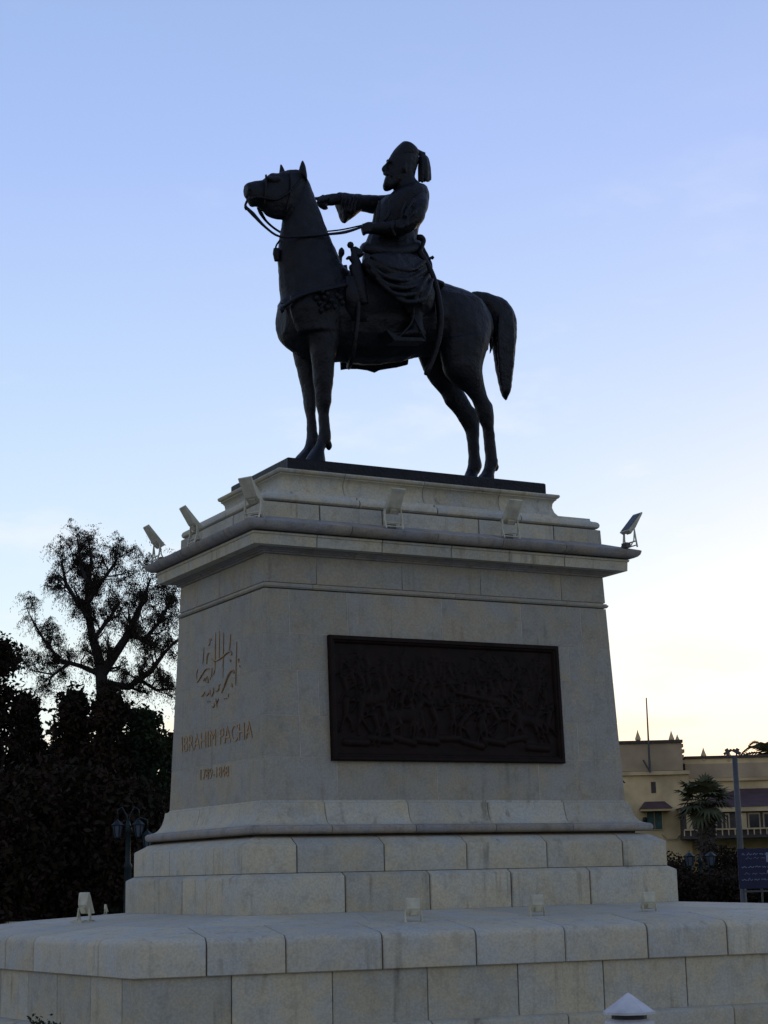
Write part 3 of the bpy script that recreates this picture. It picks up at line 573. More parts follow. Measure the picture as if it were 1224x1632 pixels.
# sabre
mb = MB()
tpx(mb, [(668, 400, -.40), (682, 425, -.46), (692, 450, -.50), (699, 480, -.53), (702, 510, -.53), (699, 540, -.51), (691, 568, -.48), (682, 589, -.45), (678, 597, -.44)], [.035, .04, .042, .042, .042, .04, .038, .04, .02], 8, 1.4)
mb.build('scabbard', BR, statue, True)
mb = MB(); tpx(mb, [(670, 402, -.36), (673, 393, -.34), (675, 384, -.33), (671, 379, -.32), (665, 378, -.31)], [.028, .026, .034, .045, .035], 8)
tpx(mb, [(690, 410, -.38), (680, 413, -.38), (668, 411, -.38)], [.022, .016, .016], 6); p = on_y(689.5, 410.5, -.38)-SB; mb.lathe([(.004, -.028), (.025, 0), (.004, .028)], p, 8)
mb.build('sabre_hilt', BR, statue, True)
# rider
rb = MB()
loft(rb, [((580, 446), (694, 452), .40), ((577, 428), (688, 436), .38), ((577, 408), (677, 414), .34), ((579.5, 394), (670, 394), .30), ((583, 382), (666, 380), .285), ((589, 366), (667, 368), .29), ((592.5, 348), (674, 353), .31), ((598, 328), (681.5, 337), .35), ((604, 316), (684, 320), .37), ((617, 310), (679, 304), .30), ((626, 304.5), (668, 294), .18), ((628, 298), (661, 285), .14), ((628, 285), (660, 276), .14)])
# far arm, stretched out
loft(rb, [((660, 312), (655, 345), .13, .26), ((630, 309), (625, 344), .14, .36), ((605, 311), (602, 341), .13, .40), ((584, 311), (583, 338.5), .12, .40), ((566, 309), (567, 337), .115, .40), ((552, 308), (553, 330), .10, .40), ((540, 308), (540, 325.5), .06, .40), ((526, 308.5), (528, 328), .055, .40), ((516, 311), (515, 328.5), .055, .40), ((510, 315), (509.5, 325), .04, .40)])
# wide cuff
loft(rb, [((574, 309), (573.5, 338), .10, .40), ((566, 308.5), (565, 345), .115, .40), ((556, 308), (555, 352), .12, .40), ((547, 307), (547.3, 355.5), .115, .40), ((537, 306), (540.5, 331), .11, .40)], 3)
for k in range(5): tpx(rb, [(572-6*k, 311, .27), (568-6*k, 325, .26), (564-5*k, 340-k, .28)], .012, 6)
tpx(rb, [(516, 314, .38), (509, 316, .38), (502, 316.2, .38)], [.034, .026, .018], 8)                       # pointing finger
for k, (u, v) in enumerate([(507.5, 323.5), (510.5, 328), (515, 330)]):
    tpx(rb, [(520, 314+4*k, .35), (513+k, 318+3.5*k, .34), (u, v, .36), (u+6, v+1.5, .40)], [.03, .03, .027, .022], 8)
tpx(rb, [(522, 314, .33), (516, 319, .31), (511, 321, .33)], [.03, .026, .02], 8)                           # thumb
# near arm, bent, holding the reins
loft(rb, [((662, 306), (681, 322), .12, -.26), ((655, 316), (682, 328), .13, -.38), ((650, 330), (678, 342), .13, -.44), ((646, 342), (672, 358), .125, -.45), ((638, 347), (655, 371), .12, -.43), ((622, 352), (632, 378), .115, -.38), ((606, 354), (612, 377), .10, -.32), ((596, 355), (599, 374), .075, -.28), ((588, 357), (590, 373), .06, -.25), ((581, 359.5), (583, 373), .05, -.23)])
for k in range(4): tpx(rb, [(592, 358+3*k, -.30), (582, 359.5+3.3*k, -.29), (577.5+.7*k, 362+3.3*k, -.24), (580, 364+3.2*k, -.20)], [.022, .024, .024, .02], 8)
tpx(rb, [(593, 357, -.26), (585, 356.8, -.22), (577, 358.5, -.20)], [.026, .024, .018], 8)
for a in [[(648, 322, -.48), (642, 336, -.5), (640, 349, -.49)], [(668, 330, -.55), (655, 343, -.57), (645, 356, -.55)], [(660, 318, -.49), (650, 334, -.55), (646, 345, -.55)], [(672, 345, -.53), (656, 354, -.555), (636, 364, -.53)], [(628, 352, -.48), (625, 364, -.49), (630, 376, -.48)], [(605, 320, -.26), (602, 345, -.27), (598, 370, -.25)], [(622, 318, -.33), (620, 340, -.34), (612, 352, -.33)]]: tpx(rb, a, .022, 6)
# near thigh and baggy trousers
loft(rb, [((650, 404), (684, 446), .16, -.36), ((622, 402), (655, 470), .19, -.44), ((598, 403), (628, 466), .19, -.47), ((582, 410), (606, 452), .16, -.48), ((576, 420), (590, 442), .09, -.47)])
loft(rb, [((580, 424), (688, 448), .12, -.50), ((590, 440), (692, 462), .15, -.53), ((612, 458), (693, 478), .15, -.54), ((632, 476), (690, 490), .13, -.53), ((642, 490), (684, 498), .10, -.52), ((648, 500), (676, 504), .07, -.52)])
for a in [[(584, 418, -.64), (612, 440, -.69), (650, 446, -.67), (680, 428, -.58)], [(590, 430, -.66), (618, 454, -.70), (655, 458, -.69), (686, 440, -.60)], [(600, 444, -.68), (628, 468, -.71), (660, 468, -.70), (688, 452, -.62)], [(615, 460, -.68), (642, 480, -.70), (670, 478, -.68), (690, 464, -.62)], [(590, 408, -.60), (620, 424, -.64), (655, 430, -.62), (678, 416, -.52)], [(660, 480, -.68), (668, 462, -.70), (684, 436, -.62)], [(672, 486, -.66), (680, 466, -.67), (690, 444, -.6)]]: tpx(rb, a, [.02, .034, .034, .02] if len(a) == 4 else [.02, .034, .02], 6)
loft(rb, [((652, 494), (676, 498), .085, -.52), ((654, 510), (674, 512), .07, -.53), ((652, 524), (676, 526), .075, -.54), ((644, 531), (679, 538), .07, -.54)])
loft(rb, [((674, 524), (677, 539), .06, -.54), ((655, 522), (658, 539), .075, -.54), ((636, 529), (638, 539.5), .065, -.54), ((622, 529), (624, 535), .035, -.54), ((616, 524.5), (617, 527), .012, -.54)])
# far leg, mirrored simply
loft(rb, [((640, 404), (680, 446), .16, .36), ((600, 404), (640, 466), .18, .46), ((578, 420), (600, 450), .14, .48)]); loft(rb, [((580, 424), (680, 448), .12, .50), ((612, 458), (690, 478), .13, .52), ((640, 490), (684, 498), .09, .5), ((650, 520), (676, 524), .07, .5), ((616, 526), (626, 534), .04, .5)])
# coat skirts over the saddle behind
loft(rb, [((640, 400), (672, 402), .30), ((640, 418), (680, 416), .34), ((640, 436), (686, 432), .40), ((640, 452), (688, 450), .38)])
# head
loft(rb, [((631, 298), (655, 290), .10), ((622, 293), (660, 282), .125), ((617.5, 285), (662, 276), .135), ((615.5, 277), (664, 268), .14), ((616.5, 268), (666, 260), .145), ((618.3, 260), (667, 253), .145), ((620, 250), (667, 246), .14)])
tpx(rb, [(620, 259, 0), (615, 265, 0), (611.3, 269.8, 0), (615, 273, 0)], [.02, .028, .026, .03], 8)                     # nose
tpx(rb, [(623, 257.5, -.10), (618.5, 256.5, -.05), (617.8, 256.5, .05)], .02, 6)                                            # brow
tpx(rb, [(626, 280, -.11), (618, 276.5, -.06), (613.5, 276.5, 0), (615, 277, .06)], [.02, .024, .022, .018], 8)             # moustache
tpx(rb, [(645, 262, -.14), (644.5, 268, -.155), (645, 274, -.145)], [.02, .026, .016], 8)                                   # ear
loft(rb, [((614, 281), (646, 286), .125), ((612, 287), (641, 292), .115), ((610, 294), (633, 298), .095), ((611.5, 300.5), (626, 301.5), .065), ((614.5, 303), (621, 303), .025)])   # beard
for k in range(6): tpx(rb, [(618+3*k, 281, -.10+.01*k), (615+2.2*k, 289, -.085), (613+1.8*k, 298-k*.6, -.05)], .012, 6)
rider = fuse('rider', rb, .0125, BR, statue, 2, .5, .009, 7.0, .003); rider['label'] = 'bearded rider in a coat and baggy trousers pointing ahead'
mb = MB()
loft(mb, [((620, 252), (667, 250), .14), ((621.5, 247), (668, 246), .15), ((624.5, 242), (667, 242), .152), ((628, 237), (663, 236.5), .142), ((633, 231.5), (656.5, 231.5), .12), ((638, 227.5), (650, 228), .07), ((641.5, 225.4), (645, 226), .02)])
fuse('tarboosh', mb, .014, BR, rider, 3)
mb = MB()
tpx(mb, [(660, 238, 0), (669, 244, 0), (676, 247.5, 0)], [.03, .04, .045], 8)
for k in range(15):
    a = k*2.4; ry = .075*math.sin(a); ru = 10.5*math.cos(a)*(.5+.5*((k*7) % 5)/4)
    tpx(mb, [(673+.25*ru, 247.5, ry*.3), (676+.6*ru, 253, ry*.8), (677.5+.9*ru, 268, ry), (678.5+1.15*ru, 288.5-.45*ru*.4+((k*5) % 4)-1, ry*.9)], [.02, .034, .034, .018], 6)
fuse('tassel', mb, .011, BR, rider, 1, .4)
mb = MB(); tpx(mb, [(580, 392, -.05), (583, 395, -.26), (605, 399, -.335), (640, 400, -.36), (668, 394, -.28), (671, 390, -.05)], [.04]*6, 8, 1.8); mb.build('sash', BR, rider, True)
# stirrup: a broad shovel plate
mb = MB(); tpx(mb, [(659, 506, -.60), (652, 520, -.63), (632, 541, -.64)], .014, 6); tpx(mb, [(660, 506, -.60), (668, 522, -.63), (678, 541, -.64)], .014, 6); tpx(mb, [(655, 470, -.55), (659, 490, -.60), (659, 507, -.60)], .016, 6)
q0 = [on_y(u, v, -.66)-SB for u, v in [(616, 526), (629, 542.5), (680, 543.5), (672, 538), (640, 537)]]
mb.add([p+np.array([0, d, 0]) for d in (0, .24) for p in q0], [(0, 1, 2, 3, 4), (9, 8, 7, 6, 5)]+[(i, (i+1) % 5, (i+1) % 5+5, i+5) for i in range(5)]); mb.build('stirrup', BR, statue)

# ------------------------------------------------------------------ floodlights
def frustum(mb, M_, w0, h0, w1, h1, d):
    vs = [(-w0/2, 0, -h0/2), (w0/2, 0, -h0/2), (w0/2, 0, h0/2), (-w0/2, 0, h0/2), (-w1/2, d, -h1/2), (w1/2, d, -h1/2), (w1/2, d, h1/2), (-w1/2, d, h1/2)]
    mb.add([tuple(M_ @ Vector(v)) for v in vs], [(0, 1, 2, 3), (7, 6, 5, 4), (0, 4, 5, 1), (1, 5, 6, 2), (2, 6, 7, 3), (3, 7, 4, 0)])
def make_flood(leg, lean, tray, L_, wf):
    """local -y faces away from the monument: that side shows the back of the housing; +y the glass"""
    hs = MB(); M_ = Matrix.Translation((0, 0, leg+.10)) @ Matrix.Rotation(lean, 4, 'X') @ Matrix.Diagonal((wf, 1, 1, 1))
    hs.add([tuple(M_ @ Vector(v)) for v in [(-.095, .0, -.06), (.095, .0, -.06), (.105, .055, -.07), (-.105, .055, -.07), (-.095, -.012, .05), (.095, -.012, .05), (-.10, .036, L_), (.10, .036, L_), (.105, .055, L_+.005), (-.105, .055, L_+.005)]],
           [(0, 1, 2, 3), (0, 4, 5, 1), (4, 6, 7, 5), (6, 9, 8, 7), (2, 8, 9, 3), (1, 5, 7, 8, 2), (0, 3, 9, 6, 4)])
    hs.box((-.045, -.03, -.04), (.045, -.008, .02), M_)
    gl = MB(); frustum(gl, M_ @ Matrix.Translation((0, .058, L_/2-.035)), .18, L_+.02, .18, L_+.02, .004)
    st = MB()
    for s in (-1, 1):
        st.tube([(s*.118, 0, leg+.11), (s*.13, -.01, leg*.5+.05), (s*.12, -.04, 0)], .012, 6); st.tube([(s*.12, .08, 0), (s*.125, .02, leg*.6), (s*.125, 0, leg+.1)], .009, 6)
    st.tube([(-.13, -.01, leg*.55), (.13, -.01, leg*.55)], .010, 6); st.tube([(-.13, -.03, leg*.2), (.13, -.03, leg*.2)], .009, 6)
    if tray: st.box((-.16, -.09, leg-.055), (.16, .05, leg-.035)); st.box((.09, -.11, 0), (.13, -.07, leg-.03)); st.box((-.13, -.08, 0), (-.10, -.05, leg-.03))
    bx = MB(); bx.box((-.06, .03, .0), (.06, .10, .07))
    return [('housing', hs, M['flood']), ('glass', gl, M['glass']), ('stand', st, M['flood']), ('ballast_box', bx, M['flood_dark'])]
FM = {}
def flood(kind, loc, rotz, label, group, sc=.9):
    root = empty('floodlight', label, 'floodlight', loc, group, rotz); root.scale = (sc,)*3
    if kind not in FM:
        FM[kind] = [(n_, mesh('flood_'+n_, b.v, b.f), m_) for n_, b, m_ in make_flood(*{'up': (.15, math.radians(42), False, .30, 1.0), 'low': (.10, math.radians(16), True, .17, 1.05)}[kind])]
    for n_, me, m_ in FM[kind]: link(n_, me, m_, root)
    return root
gu, gl_ = 'floodlights standing on the cornice', 'floodlights standing on the platform'
ytop = -(Bp-.22); xl = -(A-.24); ZT = 4.335
def on_front(u, v): p = on_y(u, v, ytop); return (p[0], ytop, ZT)
def on_left(u, v): p = on_x(u, v, xl); return (xl, p[1], ZT)
flood('up', on_front(627, 845), 0, 'cream floodlight on the cornice below the front hoofs, middle of the long side', gu)
flood('up', on_front(814, 860), 0, 'cream floodlight on the cornice near the right end of the long side', gu)
flood('up', (xl+.05, -(Bp-.32), ZT), math.radians(-62), 'cream floodlight on the near corner of the cornice', gu)
flood('up', on_left(309, 850), math.radians(-90), 'cream floodlight midway along the inscribed short side of the cornice', gu)
flood('up', on_left(250, 895), math.radians(-90), 'cream floodlight at the far left end of the cornice seen edge on against the tree', gu)
_p = on_z(1004, 874, ZT)
flood('up', (_p[0], _p[1], ZT), math.radians(90), 'cream floodlight at the right end of the cornice seen edge on', gu)
def plat_z(p):                                           # platform top falls from the pedestal to its rim
    dx = max(abs(p[0])-A, 0); dy = max(abs(p[1])-Bp, 0); return -.1*max(dx, dy)-.0
def on_plat(u, v):
    z = -.08
    for _ in range(6):
        p = on_z(u, v, z); z = .7*z+.3*plat_z(p)
    return (p[0], p[1], z-.005)
flood('low', on_plat(659, 1477), math.radians(2), 'small cream floodlight on the platform, leftmost of three before the long side', gl_, .76)
flood('low', on_plat(857, 1470), math.radians(6), 'small cream floodlight on the platform, middle of three before the long side', gl_, .76)
flood('low', on_plat(1036, 1464), math.radians(4), 'small cream floodlight on the platform, rightmost of three before the long side', gl_, .76)
flood('low', on_plat(134, 1476), math.radians(-78), 'small cream floodlight on the platform left of the pedestal by its rim', gl_, .98)
flood('low', on_z(168, 1461, -.11), math.radians(-95), 'small pale floodlight on the platform half hidden beyond the pedestal base', gl_, .45)
# cables on the platform
# ------------------------------------------------------------------ path light in front
def path_light():
    p = far(1001, 1583, 10.3); root = empty('path_light', 'white bollard light with a pointed faceted cap before the platform wall', 'bollard light', (p[0], p[1], GZ))
    H = p[2]-GZ; n = 8
    mb = MB(); mb.lathe([(.15, H-.112), (.15, H-.098), (.142, H-.095), (.008, H), (.001, H+.004)], (0, 0, 0), n); mb.build('cap', M['white_metal'], root)
    for k, z in enumerate((H-.165, H-.225)):
        mb = MB(); mb.lathe([(.137, z-.022), (.143, z-.02), (.143, z+.012), (.11, z+.026)], (0, 0, 0), n); mb.build('louver', M['white_metal'], root)
    mb = MB(); mb.lathe([(.10, H-.30), (.10, H-.10)], (0, 0, 0), 10); mb.build('lamp_core', M['louver'], root)
    mb = MB(); mb.lathe([(.17, 0), (.17, .03), (.13, .04), (.13, H-.27)], (0, 0, 0), n); mb.build('post', M['white_metal'], root)
path_light()

# ------------------------------------------------------------------ foliage helpers
def leaf_mesh(name, centers, size, aspect=2.2, droop=0.0, spread=None):
    n = len(centers); C = np.asarray(centers, float)
    a = rng.normal(size=(n, 3)); a[:, 2] -= droop; a /= np.linalg.norm(a, axis=1, keepdims=True)
    b = np.cross(a, rng.normal(size=(n, 3))); b /= np.linalg.norm(b, axis=1, keepdims=True)
    L_ = size*rng.uniform(.6, 1.3, (n, 1)); W = L_/aspect
    v = np.stack([C-a*L_*.5, C-b*W*.5, C+a*L_*.5, C+b*W*.5], 1).reshape(-1, 3)
    me = bpy.data.meshes.new(name); me.vertices.add(4*n); me.vertices.foreach_set('co', v.ravel().astype(np.float32))
    me.loops.add(4*n); me.loops.foreach_set('vertex_index', np.arange(4*n, dtype=np.int32)); me.polygons.add(n)
    me.polygons.foreach_set('loop_start', np.arange(0, 4*n, 4, dtype=np.int32)); me.polygons.foreach_set('loop_total', np.full(n, 4, dtype=np.int32)); me.update(); me.validate()
    return me
def branch(mb, p, d, length, rad, depth, tips, r, up=.15, spread=.7, kids=(2, 4)):
    pts = [np.array(p)]; rr = [rad]; d = np.array(d, float); n = 5
    for i in range(n):
        d = d+r.normal(size=3)*.16+np.array([0, 0, up*.25]); d /= np.linalg.norm(d); pts.append(pts[-1]+d*length/n); rr.append(rad*(1-.55*(i+1)/n))
    mb.tube(pts, rr, 5 if depth > 1 else 4)
    if depth == 0: tips.append((pts[-1], length)); tips.append((pts[3], length)); return
    for k in range(r.integers(*kids)+1):
        i = r.integers(2, n+1); nd = d+r.normal(size=3)*spread; nd /= np.linalg.norm(nd)
        branch(mb, pts[i], nd, length*r.uniform(.5, .78), rr[i]*.62, depth-1, tips, r, up, spread, kids)
def crown_leaves(tips, n_per, rad, r, sag=.0):
    out = []
    for p, l in tips:
        k = r.poisson(n_per); q = r.normal(size=(k, 3))*rad*r.uniform(.5, 1.2); q[:, 2] = q[:, 2]*1.25-abs(r.normal(size=k))*sag; out.append(p+q)
    return np.concatenate(out)
# the tall thin-leaved tree left of the pedestal
def airy_tree():
    D = 44.0; r = np.random.default_rng(5)
    base = far(168, 1500, D); base[2] = GZ
    root = empty('airy_tree', 'tall thin leaved tree with forked dark trunk left of the pedestal', 'tree', base)
    tr = MB(); tips = []; P_ = lambda u, v, dd=0: far(u, v, D+dd)-base
    limbs = [([(168, 1500), (167, 1300), (165, 1130), (160, 1060)], [.22, .20, .17, .15]),
             ([(160, 1060), (148, 1020), (140, 975), (139, 935), (146, 895), (142, 868)], [.14, .11, .085, .065, .045, .02]),
             ([(162, 1075), (185, 1040), (205, 1010), (220, 975), (232, 945), (240, 922)], [.14, .12, .10, .075, .05, .02]),
             ([(160, 1075), (130, 1062), (95, 1052), (70, 1020), (50, 985)], [.08, .06, .05, .035, .02]), ([(140, 985), (120, 955), (105, 930), (98, 895)], [.07, .06, .05, .025]),
             ([(141, 960), (160, 930), (178, 905), (188, 890)], [.06, .05, .04, .02]), ([(148, 1020), (175, 985), (190, 960)], [.06, .05, .03]),
             ([(205, 1010), (230, 1020), (255, 990), (272, 955)], [.08, .06, .05, .03]), ([(165, 1090), (205, 1095), (240, 1070), (262, 1040), (282, 1020)], [.12, .09, .07, .05, .03]),
             ([(110, 1058), (85, 1075), (55, 1070)], [.05, .03, .015]), ([(139, 930), (128, 900), (124, 860)], [.05, .04, .02]), ([(226, 1085), (250, 1100), (275, 1098)], [.05, .04, .02])]
    for i, (pts, rad) in enumerate(limbs):
        q = [P_(u, v, (0 if k < 1 else 0)+ (1.2*math.sin(i*2.1)*k/len(pts) if i > 0 else 0)) for k, (u, v) in enumerate(pts)]; tr.tube(q, rad, 7)
        if i == 0: continue
        for k in range(1, len(q)):
            for m_ in range(4 if i < 3 else 4):
                t = r.uniform(); p = q[k-1]*(1-t)+q[k]*t; dd = (q[k]-q[k-1]); dd /= np.linalg.norm(dd); dd = dd*.9+r.normal(size=3)*.55
                branch(tr, p, dd/np.linalg.norm(dd), r.uniform(.28, .62), rad[k]*.4+.006, 1, tips, r, .25, .6, (2, 4))
    tr.build('trunk', M['bark'], root)
    C_ = []
    for p, l in tips:
        for k in range(r.integers(5, 10)):
            d = r.normal(size=3)*np.array([1, 1, .5])+np.array([0, 0, .25]); d /= np.linalg.norm(d); L0 = r.uniform(.14, .42); m_ = int(L0/.020); t = np.linspace(.1, 1, m_)[:, None]
            C_.append(p+d*L0*.75*t+np.array([0, 0, -1.0])*L0*(t**2)*r.uniform(.5, 1.1)+r.normal(size=(m_, 3))*.022)
    link('crown', leaf_mesh('crown', np.concatenate(C_), .062, 4.0, 1.6), M['leaf_a'], root)
    # heavier clumps
    cl = []
    for (u, v, s, n_) in [(222, 918, .30, 500), (232, 960, .45, 900), (212, 990, .40, 800), (245, 975, .4, 700), (132, 862, .24, 420), (153, 866, .24, 420), (260, 905, .3, 600), (275, 960, .35, 600), (205, 950, .25, 300), (105, 895, .25, 220), (260, 940, .4, 500), (150, 1075, .5, 900), (110, 1090, .5, 900), (215, 1120, .5, 900), (235, 905, .25, 300), (265, 985, .35, 400)]:
        c = P_(u, v); q = [c+r.normal(size=3)*s*np.array([.75, .75, .95]) for _ in range(n_//22)]; cl += [x+r.normal(size=(16, 3))*np.array([.07, .07, .10]) for x in q]
    link('foliage_clump', leaf_mesh('foliage_clump', np.concatenate(cl), .068, 3.2, 1.0), M['leaf_a'], root)
airy_tree()
def bushy_tree(u, vtop, vbase_r, D, wpx, label, seed, n_leaf=9000, size=.24, mat='leaf_b', group='dark trees behind the platform'):
    r = np.random.default_rng(seed); base = far(u, 1450, D); base[2] = GZ; root = empty('bushy_tree', label, 'tree', base, group)
    top = far(u, vtop, D)[2]-GZ; rad = wpx*D/FPX; tr = MB(); tr.tube([(0, 0, 0), (.1, .05, top*.3), (-.05, .1, top*.6)], [.25, .2, .1], 7); cs = []
    nb = 210
    for k in range(nb):
        th = r.uniform(0, 2*math.pi); ph = r.uniform(.02, 1.0)**.85; pr = 1.0 if ph < .5 else math.sqrt(max(.02, 1-((ph-.5)/.52)**2)); rr = rad*math.sqrt(r.uniform(0, 1))*pr*r.uniform(.8, 1.15)
        c = np.array([rr*math.cos(th), rr*math.sin(th), top*(ph*.97)]); cs.append((c, r.uniform(.10, .22)*min(rad, 1.3)))
        if k % 8 == 0 and ph < .9: tr.tube([(0, 0, top*min(.55, ph*.5)), c*.6+np.array([0, 0, top*ph*.3]), c], [.07, .04, .015], 5)
    pts = []
    for c, s in cs:
        k = n_leaf//nb; pts.append(c+r.normal(size=(k, 3))*s*np.array([1, 1, .9]))
    pts = np.concatenate(pts); pts = pts[(pts[:, 2] > .1)]
    tr.build('trunk', M['bark'], root); link('crown', leaf_mesh('crown', pts, size, 1.9, .2), M[mat], root)
bushy_tree(-12, 1012, 0, 47, 55, 'dark dense tree at the left edge with its top against the sky', 21, 16000, .16)
bushy_tree(34, 1100, 0, 49, 34, 'dark tree filling in beside the leftmost one', 23, 12000, .17)
bushy_tree(112, 1095, 0, 43, 45, 'dark brown bushy tree below the thin crowned tree, left of its trunk', 22, 17000, .16)
bushy_tree(172, 1092, 0, 42.5, 42, 'dark tree standing before the foot of the forked trunk', 24, 17000, .16)
bushy_tree(226, 1128, 0, 43, 46, 'dark green tree close against the pedestal edge', 25, 17000, .16, 'leaf_c')
bushy_tree(285, 1165, 0, 52, 45, 'dark tree half hidden by the left edge of the pedestal', 26, 12000, .18)
bushy_tree(75, 1190, 0, 52, 60, 'dark tree seen through the gap low at the left', 29, 14000, .18)
bushy_tree(120, 1230, 0, 40, 80, 'low brown leafed tree in front of the other dark trees', 27, 20000, .17)
bushy_tree(25, 1240, 0, 39, 72, 'low dark tree at the left edge above the platform', 28, 18000, .17)
bushy_tree(205, 1250, 0, 39, 62, 'low dark tree behind the green lamp post', 30, 16000, .17)
def hedge(name, u0, u1, vtop, D, label, seed, depth=2.5, n=9000, mat='leaf_b', cat='hedge'):
    r = np.random.default_rng(seed); a, b = far(u0, 1430, D), far(u1, 1430, D); top = far((u0+u1)/2, vtop, D)[2]-GZ; a[2] = b[2] = GZ
    root = empty(name, label, cat, (a+b)/2); dv = b-a; l = np.linalg.norm(dv); ex = dv/l; ey = np.array([-ex[1], ex[0], 0])
    k = int(l*2)+3; pts = []
    for i in range(k):
        c = ex*r.uniform(-l/2, l/2)+ey*r.uniform(0, depth)+np.array([0, 0, r.uniform(.25, .85)*top*r.uniform(.75, 1.1)]); m_ = n//k
        q = r.normal(size=(m_, 3)); q /= np.linalg.norm(q, axis=1, keepdims=True); pts.append(c+q*r.uniform(.3, 1.1, (m_, 1))*np.array([.8, .8, top*.38]))
    pts = np.concatenate(pts); pts = pts[pts[:, 2] > 0]
    link('foliage', leaf_mesh('foliage', pts, .15, 1.9), M[mat], root)
    st = MB()
    for i in range(k): x = ex*r.uniform(-l/2, l/2)+ey*depth/2; st.tube([x, x+np.array([0, 0, top*.6])], [.04, .02], 5)
    st.build('stems', M['bark'], root)
hedge('hedge', -60, 330, 1395, 38, 'dark clipped hedge beyond the platform at the left', 31, 2, 16000, 'leaf_c')
hedge('hedge', 1030, 1170, 1388, 62, 'dark hedge behind the twin lantern post', 32, 2.5, 14000)
hedge('hedge', 1150, 1290, 1400, 58, 'dark hedge behind the blue sign', 33, 2.5, 12000)
hedge('shrub', 1055, 1095, 1368, 70, 'dark shrub against the yellow wall beside the pedestal step', 34, 2, 5000, 'leaf_b', 'shrub')
hedge('shrub', 1140, 1180, 1366, 72, 'reddish shrub between the palm trunk and the grey post', 35, 2, 5000, 'leaf_b', 'shrub')

def distant_wood():                                      # the belt of trees closing the square, mostly behind the monument and outside the frame
    r = np.random.default_rng(77); pts = []
    for u0, u1, vt in [(360, 925, 1235), (-1500, -140, 1080), (1420, 2600, 1150)]:
        for k in range(int((u1-u0)/14)):
            u = r.uniform(u0, u1); D = r.uniform(72, 88); c = far(u, 1430, D); c[2] = GZ; h = (far(u, vt+r.uniform(0, 90), D)[2]-GZ)
            c = c+np.array([0, 0, h*r.uniform(.25, .85)]); pts.append(c+r.normal(size=(420, 3))*np.array([.8, .8, .13*h]))
    pts = np.concatenate(pts); pts = pts[pts[:, 2] > GZ+.05]
    o = link('distant_wood', leaf_mesh('distant_wood', pts, .34, 1.7), M['leaf_b']); o['kind'] = 'stuff'; o['label'] = 'dark belt of trees closing the far side of the square'; o['category'] = 'trees'
distant_wood()

